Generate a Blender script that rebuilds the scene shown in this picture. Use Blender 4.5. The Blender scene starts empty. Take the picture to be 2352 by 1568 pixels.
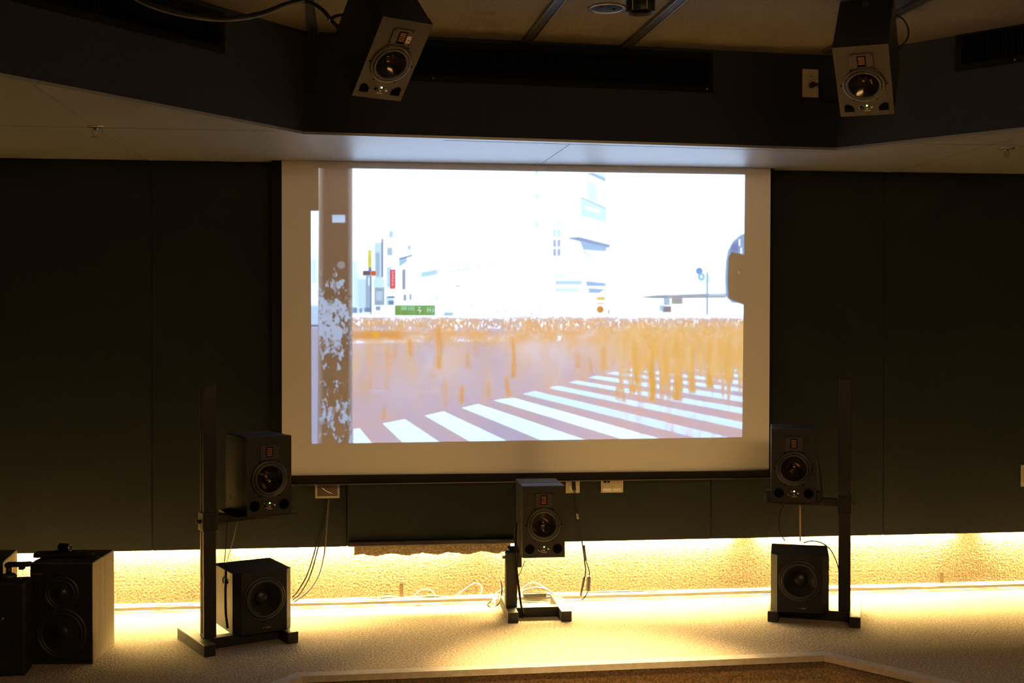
import bpy, bmesh, math, random
import numpy as np
from mathutils import Vector, Matrix, Euler

# ---------------------------------------------------------------- camera, world, light, exposure
SC = bpy.context.scene
COL = SC.collection
F_PX = 2700.0
YAW = math.radians(6.61)
PITCH = math.radians(0.7215)
CAM = Vector((0.0, -6.01, 1.4))
cd = bpy.data.cameras.new('camera')
cd.sensor_width = 36.0
cd.lens = F_PX / 2352.0 * 36.0
cd.clip_start = 0.05
cam = bpy.data.objects.new('camera', cd)
cam.location = CAM
cam.rotation_euler = (math.pi / 2 - PITCH, 0, -YAW)
COL.objects.link(cam)
SC.camera = cam

w = bpy.data.worlds.new('world')
SC.world = w
w.use_nodes = True
w.node_tree.nodes['Background'].inputs[0].default_value = (1.0, 0.75, 0.5, 1)
w.node_tree.nodes['Background'].inputs[1].default_value = 0.002
SC.view_settings.view_transform = 'Standard'
SC.view_settings.look = 'None'
SC.view_settings.exposure = 0.0
SC.view_settings.gamma = 1.0
SC.view_settings.use_curve_mapping = False

WARM = (1.0, 0.70, 0.26)
TUBE_POWER = 1500.0
def area(name, loc, rot, size, power, color):
    l = bpy.data.lights.new(name, 'AREA')
    l.shape = 'RECTANGLE'
    l.size, l.size_y = size
    l.energy = power
    l.color = color
    o = bpy.data.objects.new(name, l)
    o.location = loc
    o.rotation_euler = rot
    COL.objects.link(o)
    return o
# warm fill light added out of view to brighten the screen and stage front
area('warm_fill_light', (1.7, -5.2, 2.6), (math.radians(35), 0, 0), (2.4, 1.2), 110.0, (1.0, 0.60, 0.25))

# ---------------------------------------------------------------- helpers
CY, SY = math.cos(YAW), math.sin(YAW)
CP, SP = math.cos(PITCH), math.sin(PITCH)
FW = Vector((SY * CP, CY * CP, -SP))
RT = Vector((CY, -SY, 0))
UP = RT.cross(FW)
def ray(px, py):
    return FW + RT * ((px - 1176) / F_PX) + UP * ((784 - py) / F_PX)
def atY(px, py, Y):
    d = ray(px, py)
    return CAM + d * ((Y - CAM.y) / d.y)
def atZ(px, py, Z):
    d = ray(px, py)
    return CAM + d * ((Z - CAM.z) / d.z)
def atD(px, py, D):
    return CAM + ray(px, py) * D
def at_face(px, py, P, Q):
    d = ray(px, py)
    n = Vector((Q.y - P.y, P.x - Q.x, 0))
    return CAM + d * ((P - CAM).dot(n) / d.dot(n))

def mat(name, color, rough=0.6, metal=0.0, spec=0.5, noise=None, bump=None, emit=None, estr=1.0):
    """noise=(scale, second colour) mixes a mottled second colour; bump=(scale, strength, distance)"""
    m = bpy.data.materials.new(name)
    m.use_nodes = True
    nt = m.node_tree
    b = nt.nodes['Principled BSDF']
    b.inputs['Base Color'].default_value = (*color, 1)
    b.inputs['Roughness'].default_value = rough
    b.inputs['Metallic'].default_value = metal
    b.inputs['Specular IOR Level'].default_value = spec
    tc = nt.nodes.new('ShaderNodeTexCoord')
    if noise:
        n = nt.nodes.new('ShaderNodeTexNoise')
        n.inputs['Scale'].default_value = noise[0]
        n.inputs['Detail'].default_value = 4
        nt.links.new(tc.outputs['Object'], n.inputs['Vector'])
        r = nt.nodes.new('ShaderNodeValToRGB')
        r.color_ramp.elements[0].position = 0.4
        r.color_ramp.elements[1].position = 0.6
        r.color_ramp.elements[0].color = (*color, 1)
        r.color_ramp.elements[1].color = (*noise[1], 1)
        nt.links.new(n.outputs['Fac'], r.inputs['Fac'])
        nt.links.new(r.outputs['Color'], b.inputs['Base Color'])
    if bump:
        n2 = nt.nodes.new('ShaderNodeTexNoise')
        n2.inputs['Scale'].default_value = bump[0]
        n2.inputs['Detail'].default_value = 2
        nt.links.new(tc.outputs['Object'], n2.inputs['Vector'])
        bp = nt.nodes.new('ShaderNodeBump')
        bp.inputs['Strength'].default_value = bump[1]
        bp.inputs['Distance'].default_value = bump[2]
        nt.links.new(n2.outputs['Fac'], bp.inputs['Height'])
        nt.links.new(bp.outputs['Normal'], b.inputs['Normal'])
    if emit:
        b.inputs['Emission Color'].default_value = (*emit, 1)
        b.inputs['Emission Strength'].default_value = estr
    return m

M = {}
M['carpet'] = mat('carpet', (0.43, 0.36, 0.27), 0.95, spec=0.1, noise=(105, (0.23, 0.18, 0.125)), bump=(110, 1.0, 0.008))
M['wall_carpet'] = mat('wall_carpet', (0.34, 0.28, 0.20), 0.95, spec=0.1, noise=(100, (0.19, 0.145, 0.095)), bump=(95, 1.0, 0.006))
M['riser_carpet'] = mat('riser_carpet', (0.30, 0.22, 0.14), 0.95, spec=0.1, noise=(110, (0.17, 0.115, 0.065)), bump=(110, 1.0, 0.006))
M['panel'] = mat('grey_fabric', (0.019, 0.0215, 0.021), 0.95, spec=0.05, noise=(260, (0.015, 0.0175, 0.017)), bump=(300, 0.4, 0.001))
M['dark_fabric'] = mat('dark_fabric', (0.027, 0.031, 0.043), 0.95, spec=0.05, noise=(240, (0.021, 0.024, 0.034)), bump=(300, 0.4, 0.001))
M['gap'] = mat('gap_black', (0.008, 0.008, 0.008), 0.9)
M['plaster'] = mat('ceiling_tile', (0.165, 0.165, 0.16), 0.42, spec=1.0, noise=(160, (0.14, 0.14, 0.135)), bump=(190, 0.5, 0.0006))
M['ceil'] = mat('upper_ceiling_tile', (0.13, 0.11, 0.085), 0.9, spec=0.15, noise=(150, (0.10, 0.085, 0.066)), bump=(150, 0.8, 0.002))
M['seam'] = mat('seam', (0.12, 0.11, 0.10), 0.8)
M['black'] = mat('black_paint', (0.008, 0.0075, 0.007), 0.5, spec=0.3, noise=(60, (0.016, 0.015, 0.013)))
M['stand'] = mat('powder_coat', (0.013, 0.0115, 0.010), 0.5, spec=0.35, noise=(400, (0.018, 0.016, 0.014)), bump=(500, 0.3, 0.0005))
M['cabinet'] = mat('speaker_vinyl', (0.011, 0.011, 0.0115), 0.45, spec=0.3, noise=(300, (0.014, 0.014, 0.0145)), bump=(420, 0.3, 0.0005))
M['baffle'] = mat('speaker_baffle', (0.0115, 0.0100, 0.0085), 0.6, spec=0.3, noise=(300, (0.0145, 0.0125, 0.0105)), bump=(420, 0.2, 0.0004))
M['baffle_grey'] = mat('grey_baffle', (0.026, 0.018, 0.0125), 0.6, noise=(200, (0.030, 0.021, 0.015)), bump=(420, 0.2, 0.0004))
M['plate_black'] = mat('tweeter_plate', (0.016, 0.015, 0.014), 0.45)
M['plate_grey'] = mat('grey_tweeter_plate', (0.022, 0.0155, 0.011), 0.5)
M['ribbon'] = mat('copper_ribbon', (0.24, 0.085, 0.015), 0.5, noise=(40, (0.18, 0.062, 0.012)))
M['cone'] = mat('glossy_cone', (0.07, 0.055, 0.046), 0.15, metal=0.8, noise=(25, (0.055, 0.045, 0.038)))
M['cone_matte'] = mat('paper_cone', (0.010, 0.009, 0.008), 0.4, noise=(80, (0.013, 0.012, 0.011)))
M['rubber'] = mat('rubber', (0.015, 0.014, 0.013), 0.5)
M['hole'] = mat('port_black', (0.003, 0.003, 0.003), 1.0, spec=0.0)
M['chrome'] = mat('chrome', (0.6, 0.58, 0.54), 0.2, metal=1.0)
M['bronze'] = mat('satin_metal', (0.28, 0.24, 0.18), 0.35, metal=0.9)
M['vent'] = mat('vent_black', (0.004, 0.0045, 0.006), 0.8, spec=0.1)
M['led'] = mat('green_led', (0.1, 0.6, 0.1), 0.4, emit=(0.45, 1.0, 0.25), estr=5.0)
M['print'] = mat('pale_print', (0.55, 0.42, 0.34), 0.5)
M['ivory'] = mat('ivory_plastic', (0.50, 0.43, 0.30), 0.4, noise=(90, (0.47, 0.40, 0.28)))
M['white_plastic'] = mat('white_plastic', (0.78, 0.76, 0.70), 0.4)
M['raceway'] = mat('raceway_plastic', (0.82, 0.80, 0.74), 0.4)
M['cable_black'] = mat('cable_black', (0.010, 0.009, 0.008), 0.8, spec=0.15)
M['cable_white'] = mat('cable_white', (0.70, 0.67, 0.58), 0.45)
M['cable_grey'] = mat('cable_grey', (0.08, 0.07, 0.055), 0.6)
M['cable_tan'] = mat('cable_tan', (0.50, 0.36, 0.20), 0.5)
M['screen'] = mat('screen_fabric', (0.84, 0.82, 0.79), 0.85, spec=0.2, bump=(900, 0.1, 0.0002))
M['screen_dark'] = mat('screen_black', (0.003, 0.003, 0.003), 0.8, spec=0.2)
M['rail'] = mat('rail_black', (0.02, 0.016, 0.013), 0.25)
M['nosing'] = mat('nosing_vinyl', (0.36, 0.32, 0.28), 0.5, noise=(30, (0.31, 0.27, 0.23)), bump=(200, 0.4, 0.001))
M['tube'] = mat('lamp_tube', (0.9, 0.85, 0.7), 0.4, emit=WARM, estr=TUBE_POWER)
M['white_metal'] = mat('white_metal', (0.75, 0.73, 0.68), 0.4)
M['label'] = mat('paper_label', (0.48, 0.40, 0.33), 0.6)

def wood():
    m = mat('wood_veneer', (0.34, 0.26, 0.15), 0.5)
    nt = m.node_tree
    tc = nt.nodes.new('ShaderNodeTexCoord')
    mp = nt.nodes.new('ShaderNodeMapping')
    mp.inputs['Scale'].default_value = (260, 150, 2.2)
    n = nt.nodes.new('ShaderNodeTexNoise')
    n.inputs['Scale'].default_value = 1.0
    n.inputs['Detail'].default_value = 6
    r = nt.nodes.new('ShaderNodeValToRGB')
    r.color_ramp.elements[0].position = 0.3
    r.color_ramp.elements[0].color = (0.17, 0.125, 0.065, 1)
    r.color_ramp.elements[1].position = 0.62
    r.color_ramp.elements[1].color = (0.36, 0.28, 0.16, 1)
    nt.links.new(tc.outputs['Object'], mp.inputs['Vector'])
    nt.links.new(mp.outputs['Vector'], n.inputs['Vector'])
    nt.links.new(n.outputs['Fac'], r.inputs['Fac'])
    nt.links.new(r.outputs['Color'], nt.nodes['Principled BSDF'].inputs['Base Color'])
    return m
M['wood'] = wood()

def obj(name, bm, m, parent=None, smooth=False, loc=None, rot=None):
    me = bpy.data.meshes.new(name)
    if smooth:
        for f in bm.faces:
            f.smooth = True
    bmesh.ops.recalc_face_normals(bm, faces=bm.faces)
    bm.to_mesh(me)
    bm.free()
    me.materials.append(M[m] if isinstance(m, str) else m)
    o = bpy.data.objects.new(name, me)
    COL.objects.link(o)
    if parent:
        o.parent = parent
    if loc is not None:
        o.location = loc
    if rot is not None:
        o.rotation_euler = rot
    return o
def thing(name, label, cat, loc=(0, 0, 0), rot=(0, 0, 0), group=None):
    o = bpy.data.objects.new(name, None)
    o.empty_display_size = 0.05
    o.location = loc
    o.rotation_euler = rot
    COL.objects.link(o)
    tag(o, label, cat, group)
    return o
def tag(o, label, cat, group=None, kind=None):
    o['label'] = label
    o['category'] = cat
    if group:
        o['group'] = group
    if kind:
        o['kind'] = kind
    return o
def struct(name, bm, m, parent=None, label=None):
    o = obj(name, bm, m, parent)
    if parent is None:
        o['kind'] = 'structure'
        if label:
            o['label'] = label
    return o
def copy_tree(o, parent=None):
    c = o.copy()
    COL.objects.link(c)
    if parent:
        c.parent = parent
    for ch in list(o.children):
        copy_tree(ch, c)
    return c

def B():
    return bmesh.new()
def box(bm, x0, x1, y0, y1, z0, z1, bev=0.0, seg=2, mtx=None):
    r = bmesh.ops.create_cube(bm, size=1.0)
    vs = r['verts']
    for v in vs:
        v.co = Vector(((x0 + x1) / 2 + v.co.x * (x1 - x0), (y0 + y1) / 2 + v.co.y * (y1 - y0), (z0 + z1) / 2 + v.co.z * (z1 - z0)))
    if bev:
        es = {e for v in vs for e in v.link_edges}
        r2 = bmesh.ops.bevel(bm, geom=list(es), offset=bev, segments=seg, profile=0.5, affect='EDGES')
        vs = list({v for f in r2['faces'] for v in f.verts} | {v for v in vs if v.is_valid})
    if mtx:
        bmesh.ops.transform(bm, matrix=mtx, verts=vs)
    return bm
def prism(bm, pts, z0, z1):
    """extrude an xy polygon between two heights"""
    lo = [bm.verts.new((p[0], p[1], z0)) for p in pts]
    hi = [bm.verts.new((p[0], p[1], z1)) for p in pts]
    bm.faces.new(lo)
    bm.faces.new(hi)
    n = len(pts)
    for i in range(n):
        bm.faces.new((lo[i], lo[(i + 1) % n], hi[(i + 1) % n], hi[i]))
    return bm
def prism_y(bm, pts, y0, y1):
    """extrude an xz polygon between two depths"""
    lo = [bm.verts.new((p[0], y0, p[1])) for p in pts]
    hi = [bm.verts.new((p[0], y1, p[1])) for p in pts]
    bm.faces.new(lo)
    bm.faces.new(hi)
    n = len(pts)
    for i in range(n):
        bm.faces.new((lo[i], lo[(i + 1) % n], hi[(i + 1) % n], hi[i]))
    return bm
def lathe(bm, prof, cx=0, cz=0, n=40, axis='y', closed=False):
    """revolve (radius, along) pairs about the y axis at (cx, cz), or the z axis at (cx, cz as y)"""
    rings = []
    for r, a in prof:
        ring = []
        if r < 1e-6:
            p = (cx, a, cz) if axis == 'y' else (cx, cz, a)
            ring = [bm.verts.new(p)]
        else:
            for i in range(n):
                t = 2 * math.pi * i / n
                if axis == 'y':
                    ring.append(bm.verts.new((cx + r * math.cos(t), a, cz + r * math.sin(t))))
                else:
                    ring.append(bm.verts.new((cx + r * math.cos(t), cz + r * math.sin(t), a)))
        rings.append(ring)
    for A, C in zip(rings, rings[1:]):
        for i in range(n):
            j = (i + 1) % n
            if len(A) == 1 and len(C) == 1:
                continue
            if len(A) == 1:
                bm.faces.new((A[0], C[i], C[j]))
            elif len(C) == 1:
                bm.faces.new((A[i], A[j], C[0]))
            else:
                bm.faces.new((A[i], A[j], C[j], C[i]))
    return bm
def holed_plate(bm, W, H, cx, cz, Rh, y0, y1, inset=0.0, n=64):
    """front plate with a round hole; the front is narrower by inset on each side"""
    angs = [2 * math.pi * k / n for k in range(n)]
    for X in (-W / 2, W / 2):
        for Z in (0, H):
            angs.append(math.atan2(Z - cz, X - cx) % (2 * math.pi))
    angs = sorted(angs)
    def rim(a, w):
        c, s_ = math.cos(a), math.sin(a)
        t = 9e9
        if abs(c) > 1e-9: t = min(t, ((W / 2 if c > 0 else -W / 2) - cx) / c)
        if abs(s_) > 1e-9: t = min(t, ((H if s_ > 0 else 0) - cz) / s_)
        x = cx + t * c
        return (x * (w / (W / 2)), cz + t * s_)
    rows = []
    for a in angs:
        c, s_ = math.cos(a), math.sin(a)
        f = rim(a, W / 2 - inset); b = rim(a, W / 2)
        rows.append([bm.verts.new((cx + Rh * c, y1, cz + Rh * s_)), bm.verts.new((cx + Rh * c, y0, cz + Rh * s_)),
                     bm.verts.new((f[0], y0, f[1])), bm.verts.new((b[0], y1 if inset == 0 else min(y1, y0 + inset * 1.1), b[1])), bm.verts.new((b[0], y1, b[1]))])
    m = len(rows)
    for i in range(m):
        A, C = rows[i], rows[(i + 1) % m]
        for k in range(4):
            bm.faces.new((A[k], A[k + 1], C[k + 1], C[k]))
        bm.faces.new((A[4], A[0], C[0], C[4]))
    bmesh.ops.remove_doubles(bm, verts=bm.verts, dist=1e-6)
    return bm
def spline(pts, step=0.012):
    P = [Vector(p) for p in pts]
    if len(P) < 3:
        return P
    P = [P[0] * 2 - P[1]] + P + [P[-1] * 2 - P[-2]]
    out = []
    for i in range(1, len(P) - 2):
        a, b, c, d = P[i - 1], P[i], P[i + 1], P[i + 2]
        k = max(3, min(24, int((c - b).length / step)))
        for j in range(k):
            t = j / k
            out.append(0.5 * ((2 * b) + (c - a) * t + (2 * a - 5 * b + 4 * c - d) * t * t + (3 * b - a - 3 * c + d) * t ** 3))
    out.append(P[-2])
    return out
def tube(bm, pts, r, n=8, smooth=True, step=0.012):
    S = spline(pts, step) if smooth else [Vector(p) for p in pts]
    rings = []
    prev = None
    for i, p in enumerate(S):
        t = (S[min(i + 1, len(S) - 1)] - S[max(i - 1, 0)]).normalized()
        if prev is None:
            u = t.orthogonal().normalized()
        else:
            u = (prev - t * prev.dot(t))
            u = u.normalized() if u.length > 1e-6 else t.orthogonal().normalized()
        prev = u
        v = t.cross(u)
        rings.append([bm.verts.new(p + (u * math.cos(2 * math.pi * k / n) + v * math.sin(2 * math.pi * k / n)) * r) for k in range(n)])
    for A, C in zip(rings, rings[1:]):
        for k in range(n):
            j = (k + 1) % n
            bm.faces.new((A[k], A[j], C[j], C[k]))
    bm.faces.new(rings[0])
    bm.faces.new(rings[-1])
    return bm

# ---------------------------------------------------------------- the room
SOF = 2.218      # underside of the low soffit
TOP = 2.655      # high ceiling
EA = Vector((-0.30, -0.932, 0))
EB = Vector((2.122, -0.755, 0))
dL = Vector((-0.92, -1.06, 0)).normalized()
dR = Vector((0.556, -0.635, 0)).normalized()
EL = EA + dL * 3.4
ER = EB + dR * 3.4
NA = (-0.30, -1.262)
NB = (1.895, -1.212)
NL = (-1.55, -2.98)
NR = (3.26, -3.06)

# stage floor with the octagonal pit cut out in front
bm = B()
prism(bm, [(-3.4, 0.02), (5.6, 0.02), (5.6, -6.9), (NR[0] + 0.5, -6.9), NR, NB, NA, NL, (NL[0] - 0.5, -6.9), (-3.4, -6.9)], -0.05, 0.0)
struct('floor', bm, 'carpet', label='beige carpeted stage floor')
# carpet riser of the step down into the pit and the pit floor
bm = B()
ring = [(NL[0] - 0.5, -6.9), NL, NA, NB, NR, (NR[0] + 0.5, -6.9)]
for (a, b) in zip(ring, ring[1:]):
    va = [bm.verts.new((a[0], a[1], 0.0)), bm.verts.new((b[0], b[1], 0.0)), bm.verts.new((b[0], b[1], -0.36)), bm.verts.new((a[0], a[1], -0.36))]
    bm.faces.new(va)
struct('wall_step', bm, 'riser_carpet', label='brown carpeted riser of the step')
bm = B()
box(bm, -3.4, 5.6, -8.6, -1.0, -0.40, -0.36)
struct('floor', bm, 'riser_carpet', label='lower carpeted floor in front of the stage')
# pale nosing along the step edge
bm = B()
def offset_line(P, d):
    out = []
    P = [Vector((p[0], p[1], 0)) for p in P]
    for i, p in enumerate(P):
        ns = []
        if i > 0:
            t = (p - P[i - 1]).normalized(); ns.append(Vector((-t.y, t.x, 0)))
        if i < len(P) - 1:
            t = (P[i + 1] - p).normalized(); ns.append(Vector((-t.y, t.x, 0)))
        n = sum(ns, Vector()) / len(ns)
        out.append(p + n * (d / n.length_squared))
    return out
L0 = offset_line([NL, NA, NB, NR], -0.012)
L1 = offset_line([NL, NA, NB, NR], 0.045)
for i in range(3):
    prism(bm, [L0[i][:2], L0[i + 1][:2], L1[i + 1][:2], L1[i][:2]], -0.02, 0.006)
struct('trim_1', bm, 'nosing', label='pale nosing strip along the step edge')

# back wall: carpet covered plinth and plain wall above
bm = B()
box(bm, -3.4, 5.6, 0.0, 0.1, -0.05, 0.36)
struct('wall_back', bm, 'wall_carpet', label='carpet covered foot of the back wall')
bm = B()
box(bm, -3.4, 5.6, 0.0, 0.1, 0.36, TOP)
wall_back = struct('wall_back', bm, 'gap', label='back wall behind the fabric panels')
xs = [-3.38, -2.04, -1.098, -0.145, 0.79, 1.736, 2.674, 3.612, 4.55, 5.58]
for i, (a, b) in enumerate(zip(xs, xs[1:])):
    bm = B()
    box(bm, a + 0.0022, b - 0.0022, -0.05, -0.044, 0.293, SOF - 0.004, 0.003, 2)
    obj('acoustic_panel', bm, 'panel', wall_back)
    bm = B()
    box(bm, b - 0.03, b + 0.03, -0.0435, -0.042, 0.294, SOF - 0.01)  # hidden strip added behind the seam to stop tube light leaking through
    for xx in (a + 0.06, b - 0.06):
        box(bm, xx - 0.02, xx + 0.02, -0.0435, 0.0, 0.40, SOF - 0.01)
    obj('batten_light_stop', bm, 'gap', wall_back)

# protruding panel low under the screen, its dark rail and the carpet edge below
bm = B()
box(bm, -0.141, 0.70, -0.078, -0.0505, 0.325, 0.70, 0.004, 2)
lp = struct('trim_2', bm, 'panel', label='raised grey fabric panel below the screen')
bm = B()
box(bm, -0.141, 0.70, -0.094, -0.0505, 0.298, 0.3245, 0.005, 2)
for k in range(60):
    x = -0.11 + k * 0.0135
    if random.Random(k).random() < 0.6:
        box(bm, x, x + 0.006, -0.0955, -0.093, 0.319, 0.3215)
obj('rail', bm, 'rail', lp)
bm = B()
pts = []
rr = random.Random(3)
n = 60
for i in range(n + 1):
    pts.append((-0.11 + 0.79 * i / n, 0.252 + 0.006 * math.sin(i * 0.55) + rr.uniform(-0.003, 0.003)))
prism_y(bm, [(0.68, 0.30), (-0.11, 0.30)] + pts, -0.075, -0.062)
obj('carpet_edge', bm, 'wall_carpet', lp)

# side, rear walls and ceiling
bm = B(); box(bm, -3.5, -3.4, -8.6, 0.1, -0.4, TOP); struct('wall_left', bm, 'panel')
bm = B(); box(bm, 5.6, 5.7, -8.6, 0.1, -0.4, TOP); struct('wall_right', bm, 'panel')
bm = B(); box(bm, -3.5, 5.7, -8.7, -8.6, -0.4, TOP); struct('wall_rear', bm, 'panel')
bm = B(); box(bm, -3.5, 5.7, -8.7, 0.1, TOP, TOP + 0.1); ceiling = struct('ceiling', bm, 'ceil', label='high tiled ceiling over the pit')

# low soffit around the pit: pale underside, dark fabric face
out = [(-3.4, 0.0), (5.6, 0.0), (5.6, -8.6), (ER.x + 0.4, -8.6), ER[:2], EB[:2], EA[:2], EL[:2], (EL.x - 0.3, -8.6), (-3.4, -8.6)]
bm = B()
prism(bm, out, SOF, SOF + 0.0115)
soffit = struct('ceiling', bm, 'plaster', label='low pale soffit above the screen')
bm = B()
th = 0.004
def strip(bm, p, q, w2, z):
    p = Vector((p[0], p[1], 0)); q = Vector((q[0], q[1], 0))
    t = (q - p).normalized(); s = Vector((-t.y, t.x, 0)) * w2
    prism(bm, [(p + s)[:2], (q + s)[:2], (q - s)[:2], (p - s)[:2]], z - 0.0008, z + 0.001)
strip(bm, (0.866, -0.775), (0.818, -0.04), 0.0015, SOF)
strip(bm, (-1.113, -0.04), (-1.15, -1.86), 0.0015, SOF)
strip(bm, (2.72, -0.04), (2.77, -1.42), 0.0015, SOF)
strip(bm, (-3.2, -1.02), (-0.42, -1.0), 0.0015, SOF)
strip(bm, (2.43, -0.99), (4.6, -1.02), 0.0015, SOF)
i1 = EA + Vector((0.0, 0.045, 0)); i2 = EB + Vector((0.0, 0.055, 0)); i3 = i2 + dR * 3.2
strip(bm, i1 + Vector((0.6, 0.05, 0)), i2, 0.0015, SOF)
strip(bm, i2, i3, 0.0015, SOF)
obj('seam_line', bm, 'seam', soffit)

def face_frame(P, Q):
    t = (Q - P).normalized()
    n = Vector((t.y, -t.x, 0))     # towards the room for P left of Q
    return t, n
segs = [(EL, EA), (EA, EB), (EB, ER)]
bm = B()
i_out = offset_line([(EL.x - 0.3, -8.6), EL, EA, EB, ER, (ER.x + 0.4, -8.6)], 0.03)
o_out = offset_line([(EL.x - 0.3, -8.6), EL, EA, EB, ER, (ER.x + 0.4, -8.6)], 0.0)
for i in range(5):
    prism(bm, [o_out[i][:2], o_out[i + 1][:2], i_out[i + 1][:2], i_out[i][:2]], SOF + 0.012, TOP)
struct('wall_soffit', bm, 'dark_fabric', label='dark fabric face of the soffit')
bm = B()
for P_ in (EA, EB):
    box(bm, P_.x - 0.0025, P_.x + 0.0025, P_.y - 0.003, P_.y + 0.002, SOF + 0.012, TOP)
obj('corner_seam', bm, 'gap', bpy.data.objects['wall_soffit'])

# linear air vents let into the soffit face
def vent(P, Q, s0, s1, z0, z1, label):
    t, n = face_frame(P, Q)
    ang = math.atan2(t.y, t.x)
    base = P + t * s0 + n * 0.0
    L = s1 - s0
    o = thing('air_vent', label, 'air vent', (base.x, base.y, z0), (0, 0, ang), 'long black air vents in the soffit face')
    H = z1 - z0
    fr = 0.028
    bm = B()
    box(bm, 0, L, -0.010, -0.0005, 0, fr, 0.002)
    box(bm, 0, L, -0.010, -0.0005, H - fr, H, 0.002)
    box(bm, 0, fr, -0.010, -0.0005, fr, H - fr, 0.002)
    box(bm, L - fr, L, -0.010, -0.0005, fr, H - fr, 0.002)
    obj('frame', bm, 'vent', o)
    bm = B(); box(bm, fr, L - fr, -0.002, -0.0005, fr, H - fr)
    obj('backing', bm, 'hole', o)
    bm = B()
    k = int((L - 2 * fr) / 0.016)
    for i in range(k):
        x = fr + (i + 0.5) * (L - 2 * fr) / k
        box(bm, x - 0.001, x + 0.001, -0.008, -0.002, fr, H - fr)
    obj('louvre', bm, 'vent', o)
    for x in ([0.25, L - 0.03] if L < 2 else [L * 0.5, L - 0.9]):
        bm = B(); lathe(bm, [(0.0, -0.0125), (0.003, -0.012), (0.004, -0.0098)], x, 0.014, 12)
        obj('screw', bm, 'chrome', o, True)
    return o
vent(EA, EB, 0.30, (at_face(1646, 150, EA, EB) - EA).length * 1.0 if False else 1.825, 2.462, 2.640, 'long black air vent in the soffit face right above the screen')
pv = at_face(514, 130, EL, EA); sv = (Vector((pv.x, pv.y, 0)) - EL).length
print('ventL', pv, at_face(514, 22, EL, EA), at_face(170, 42, EL, EA))
vent(EL, EA, sv - 2.0, sv, 2.472, 2.632, 'black air vent in the left slanting soffit face')
pv = at_face(2196, 165, EB, ER); sr = (Vector((pv.x, pv.y, 0)) - EB).length
print('ventR', pv, at_face(2196, 70, EB, ER))
vent(EB, ER, sr, sr + 1.8, pv.z, at_face(2196, 72, EB, ER).z, 'black air vent in the right slanting soffit face')

# slim black tracks on the high ceiling
tr = [((-0.262, -0.90), (-0.25, -1.42), 'black track on the high ceiling left of the hanging speaker'),
      ((0.656, -0.88), (0.695, -1.526), 'black ceiling track running to the soffit, left of the round downlight'),
      ((1.108, -0.85), (1.152, -1.579), 'black ceiling track beside the black cylinder spotlight'),
      ((2.03, -0.86), (2.075, -1.686), 'black ceiling track behind the right hanging speaker')]
for (p, q, lab) in tr:
    p = Vector((*p, 0)); q = Vector((*q, 0))
    t = (q - p).normalized()
    q = p + t * 5.0
    L = (q - p).length
    o = thing('ceiling_track', lab, 'track', (p.x, p.y, TOP), (0, 0, math.atan2(t.y, t.x)), 'black tracks on the high ceiling')
    bm = B(); box(bm, 0, L, -0.017, 0.017, -0.014, -0.0004, 0.002)
    obj('channel', bm, 'black', o)
    for s in (-1, 1):
        bm = B(); box(bm, 0.0, L, s * 0.019 - 0.002, s * 0.019 + 0.002, -0.017, -0.0004, 0.0005)
        obj('lip', bm, 'bronze', o)
bm = B(); strip(bm, (-3.0, -1.62), (5.0, -1.50), 0.0015, TOP)
obj('seam_line', bm, 'seam', ceiling)

# downlight and cylinder spotlight
p = atZ(1395, 18, TOP)
o = thing('downlight', 'round recessed downlight with a shiny rim on the high ceiling', 'downlight', (p.x, p.y, TOP))
bm = B(); lathe(bm, [(0.075, -0.0005), (0.073, -0.006), (0.060, -0.004), (0.058, -0.0005)], 0, 0, 40, 'z'); obj('trim_ring', bm, 'bronze', o, True)
bm = B(); lathe(bm, [(0.060, -0.0035), (0.045, -0.0025), (0.03, -0.0012), (0.0, -0.0008)], 0, 0, 40, 'z'); obj('reflector', bm, 'chrome', o, True)
bm = B()
for k in range(2):
    a = k * 3.3 + 0.4
    bm = B()
    box(bm, 0.03 * math.cos(a) - 0.007, 0.03 * math.cos(a) + 0.007, 0.03 * math.sin(a) - 0.007, 0.03 * math.sin(a) + 0.007, -0.006, -0.001, 0.002)
    obj('lamp_holder', bm, 'black', o)

SPX, SPY = atD(1472, 28, 4.42).xy
o = thing('spotlight', 'short black cylinder spotlight hanging from the high ceiling beside the downlight', 'spotlight', (SPX, SPY, TOP))
bm = B(); lathe(bm, [(0.0, -0.030), (0.064, -0.030), (0.064, -0.0005), (0, -0.0005)], 0, 0, 40, 'z'); obj('collar', bm, 'black', o, False)
bm = B(); lathe(bm, [(0.046, -0.060), (0.0515, -0.076), (0.0525, -0.074), (0.0525, -0.030), (0.0, -0.030)], 0, 0, 40, 'z'); obj('barrel', bm, 'black', o, True)
bm = B()
for k in range(6):
    bm = B()
    a = k * math.pi / 3 + 0.2
    c, s = math.cos(a), math.sin(a)
    box(bm, -0.003, 0.003, 0.050, 0.056, -0.073, -0.031, 0.001, 1, Matrix.Rotation(a, 4, 'Z'))
    obj('fin', bm, 'bronze', o)
sl = bpy.data.lights.new('spot_lamp', 'SPOT')
sl.energy = 500
sl.color = (1.0, 0.66, 0.24)
sl.spot_size = math.radians(50)
sl.spot_blend = 1.0
sl.shadow_soft_size = 0.03
so = bpy.data.objects.new('spot_lamp', sl)
so.location = (SPX, SPY, TOP - 0.085)
so.rotation_euler = Euler((math.radians(4), math.radians(3), 0))
COL.objects.link(so)
dl = bpy.data.lights.new('downlight_lamp', 'SPOT')
dl.energy = 2400
dl.color = (1.0, 0.68, 0.27)
dl.spot_size = math.radians(33)
dl.spot_blend = 1.0
dl.shadow_soft_size = 0.03
do = bpy.data.objects.new('downlight_lamp', dl)
do.location = (p.x, p.y, TOP - 0.012)
do.rotation_euler = Euler((math.radians(3), 0, 0))
COL.objects.link(do)

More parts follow.
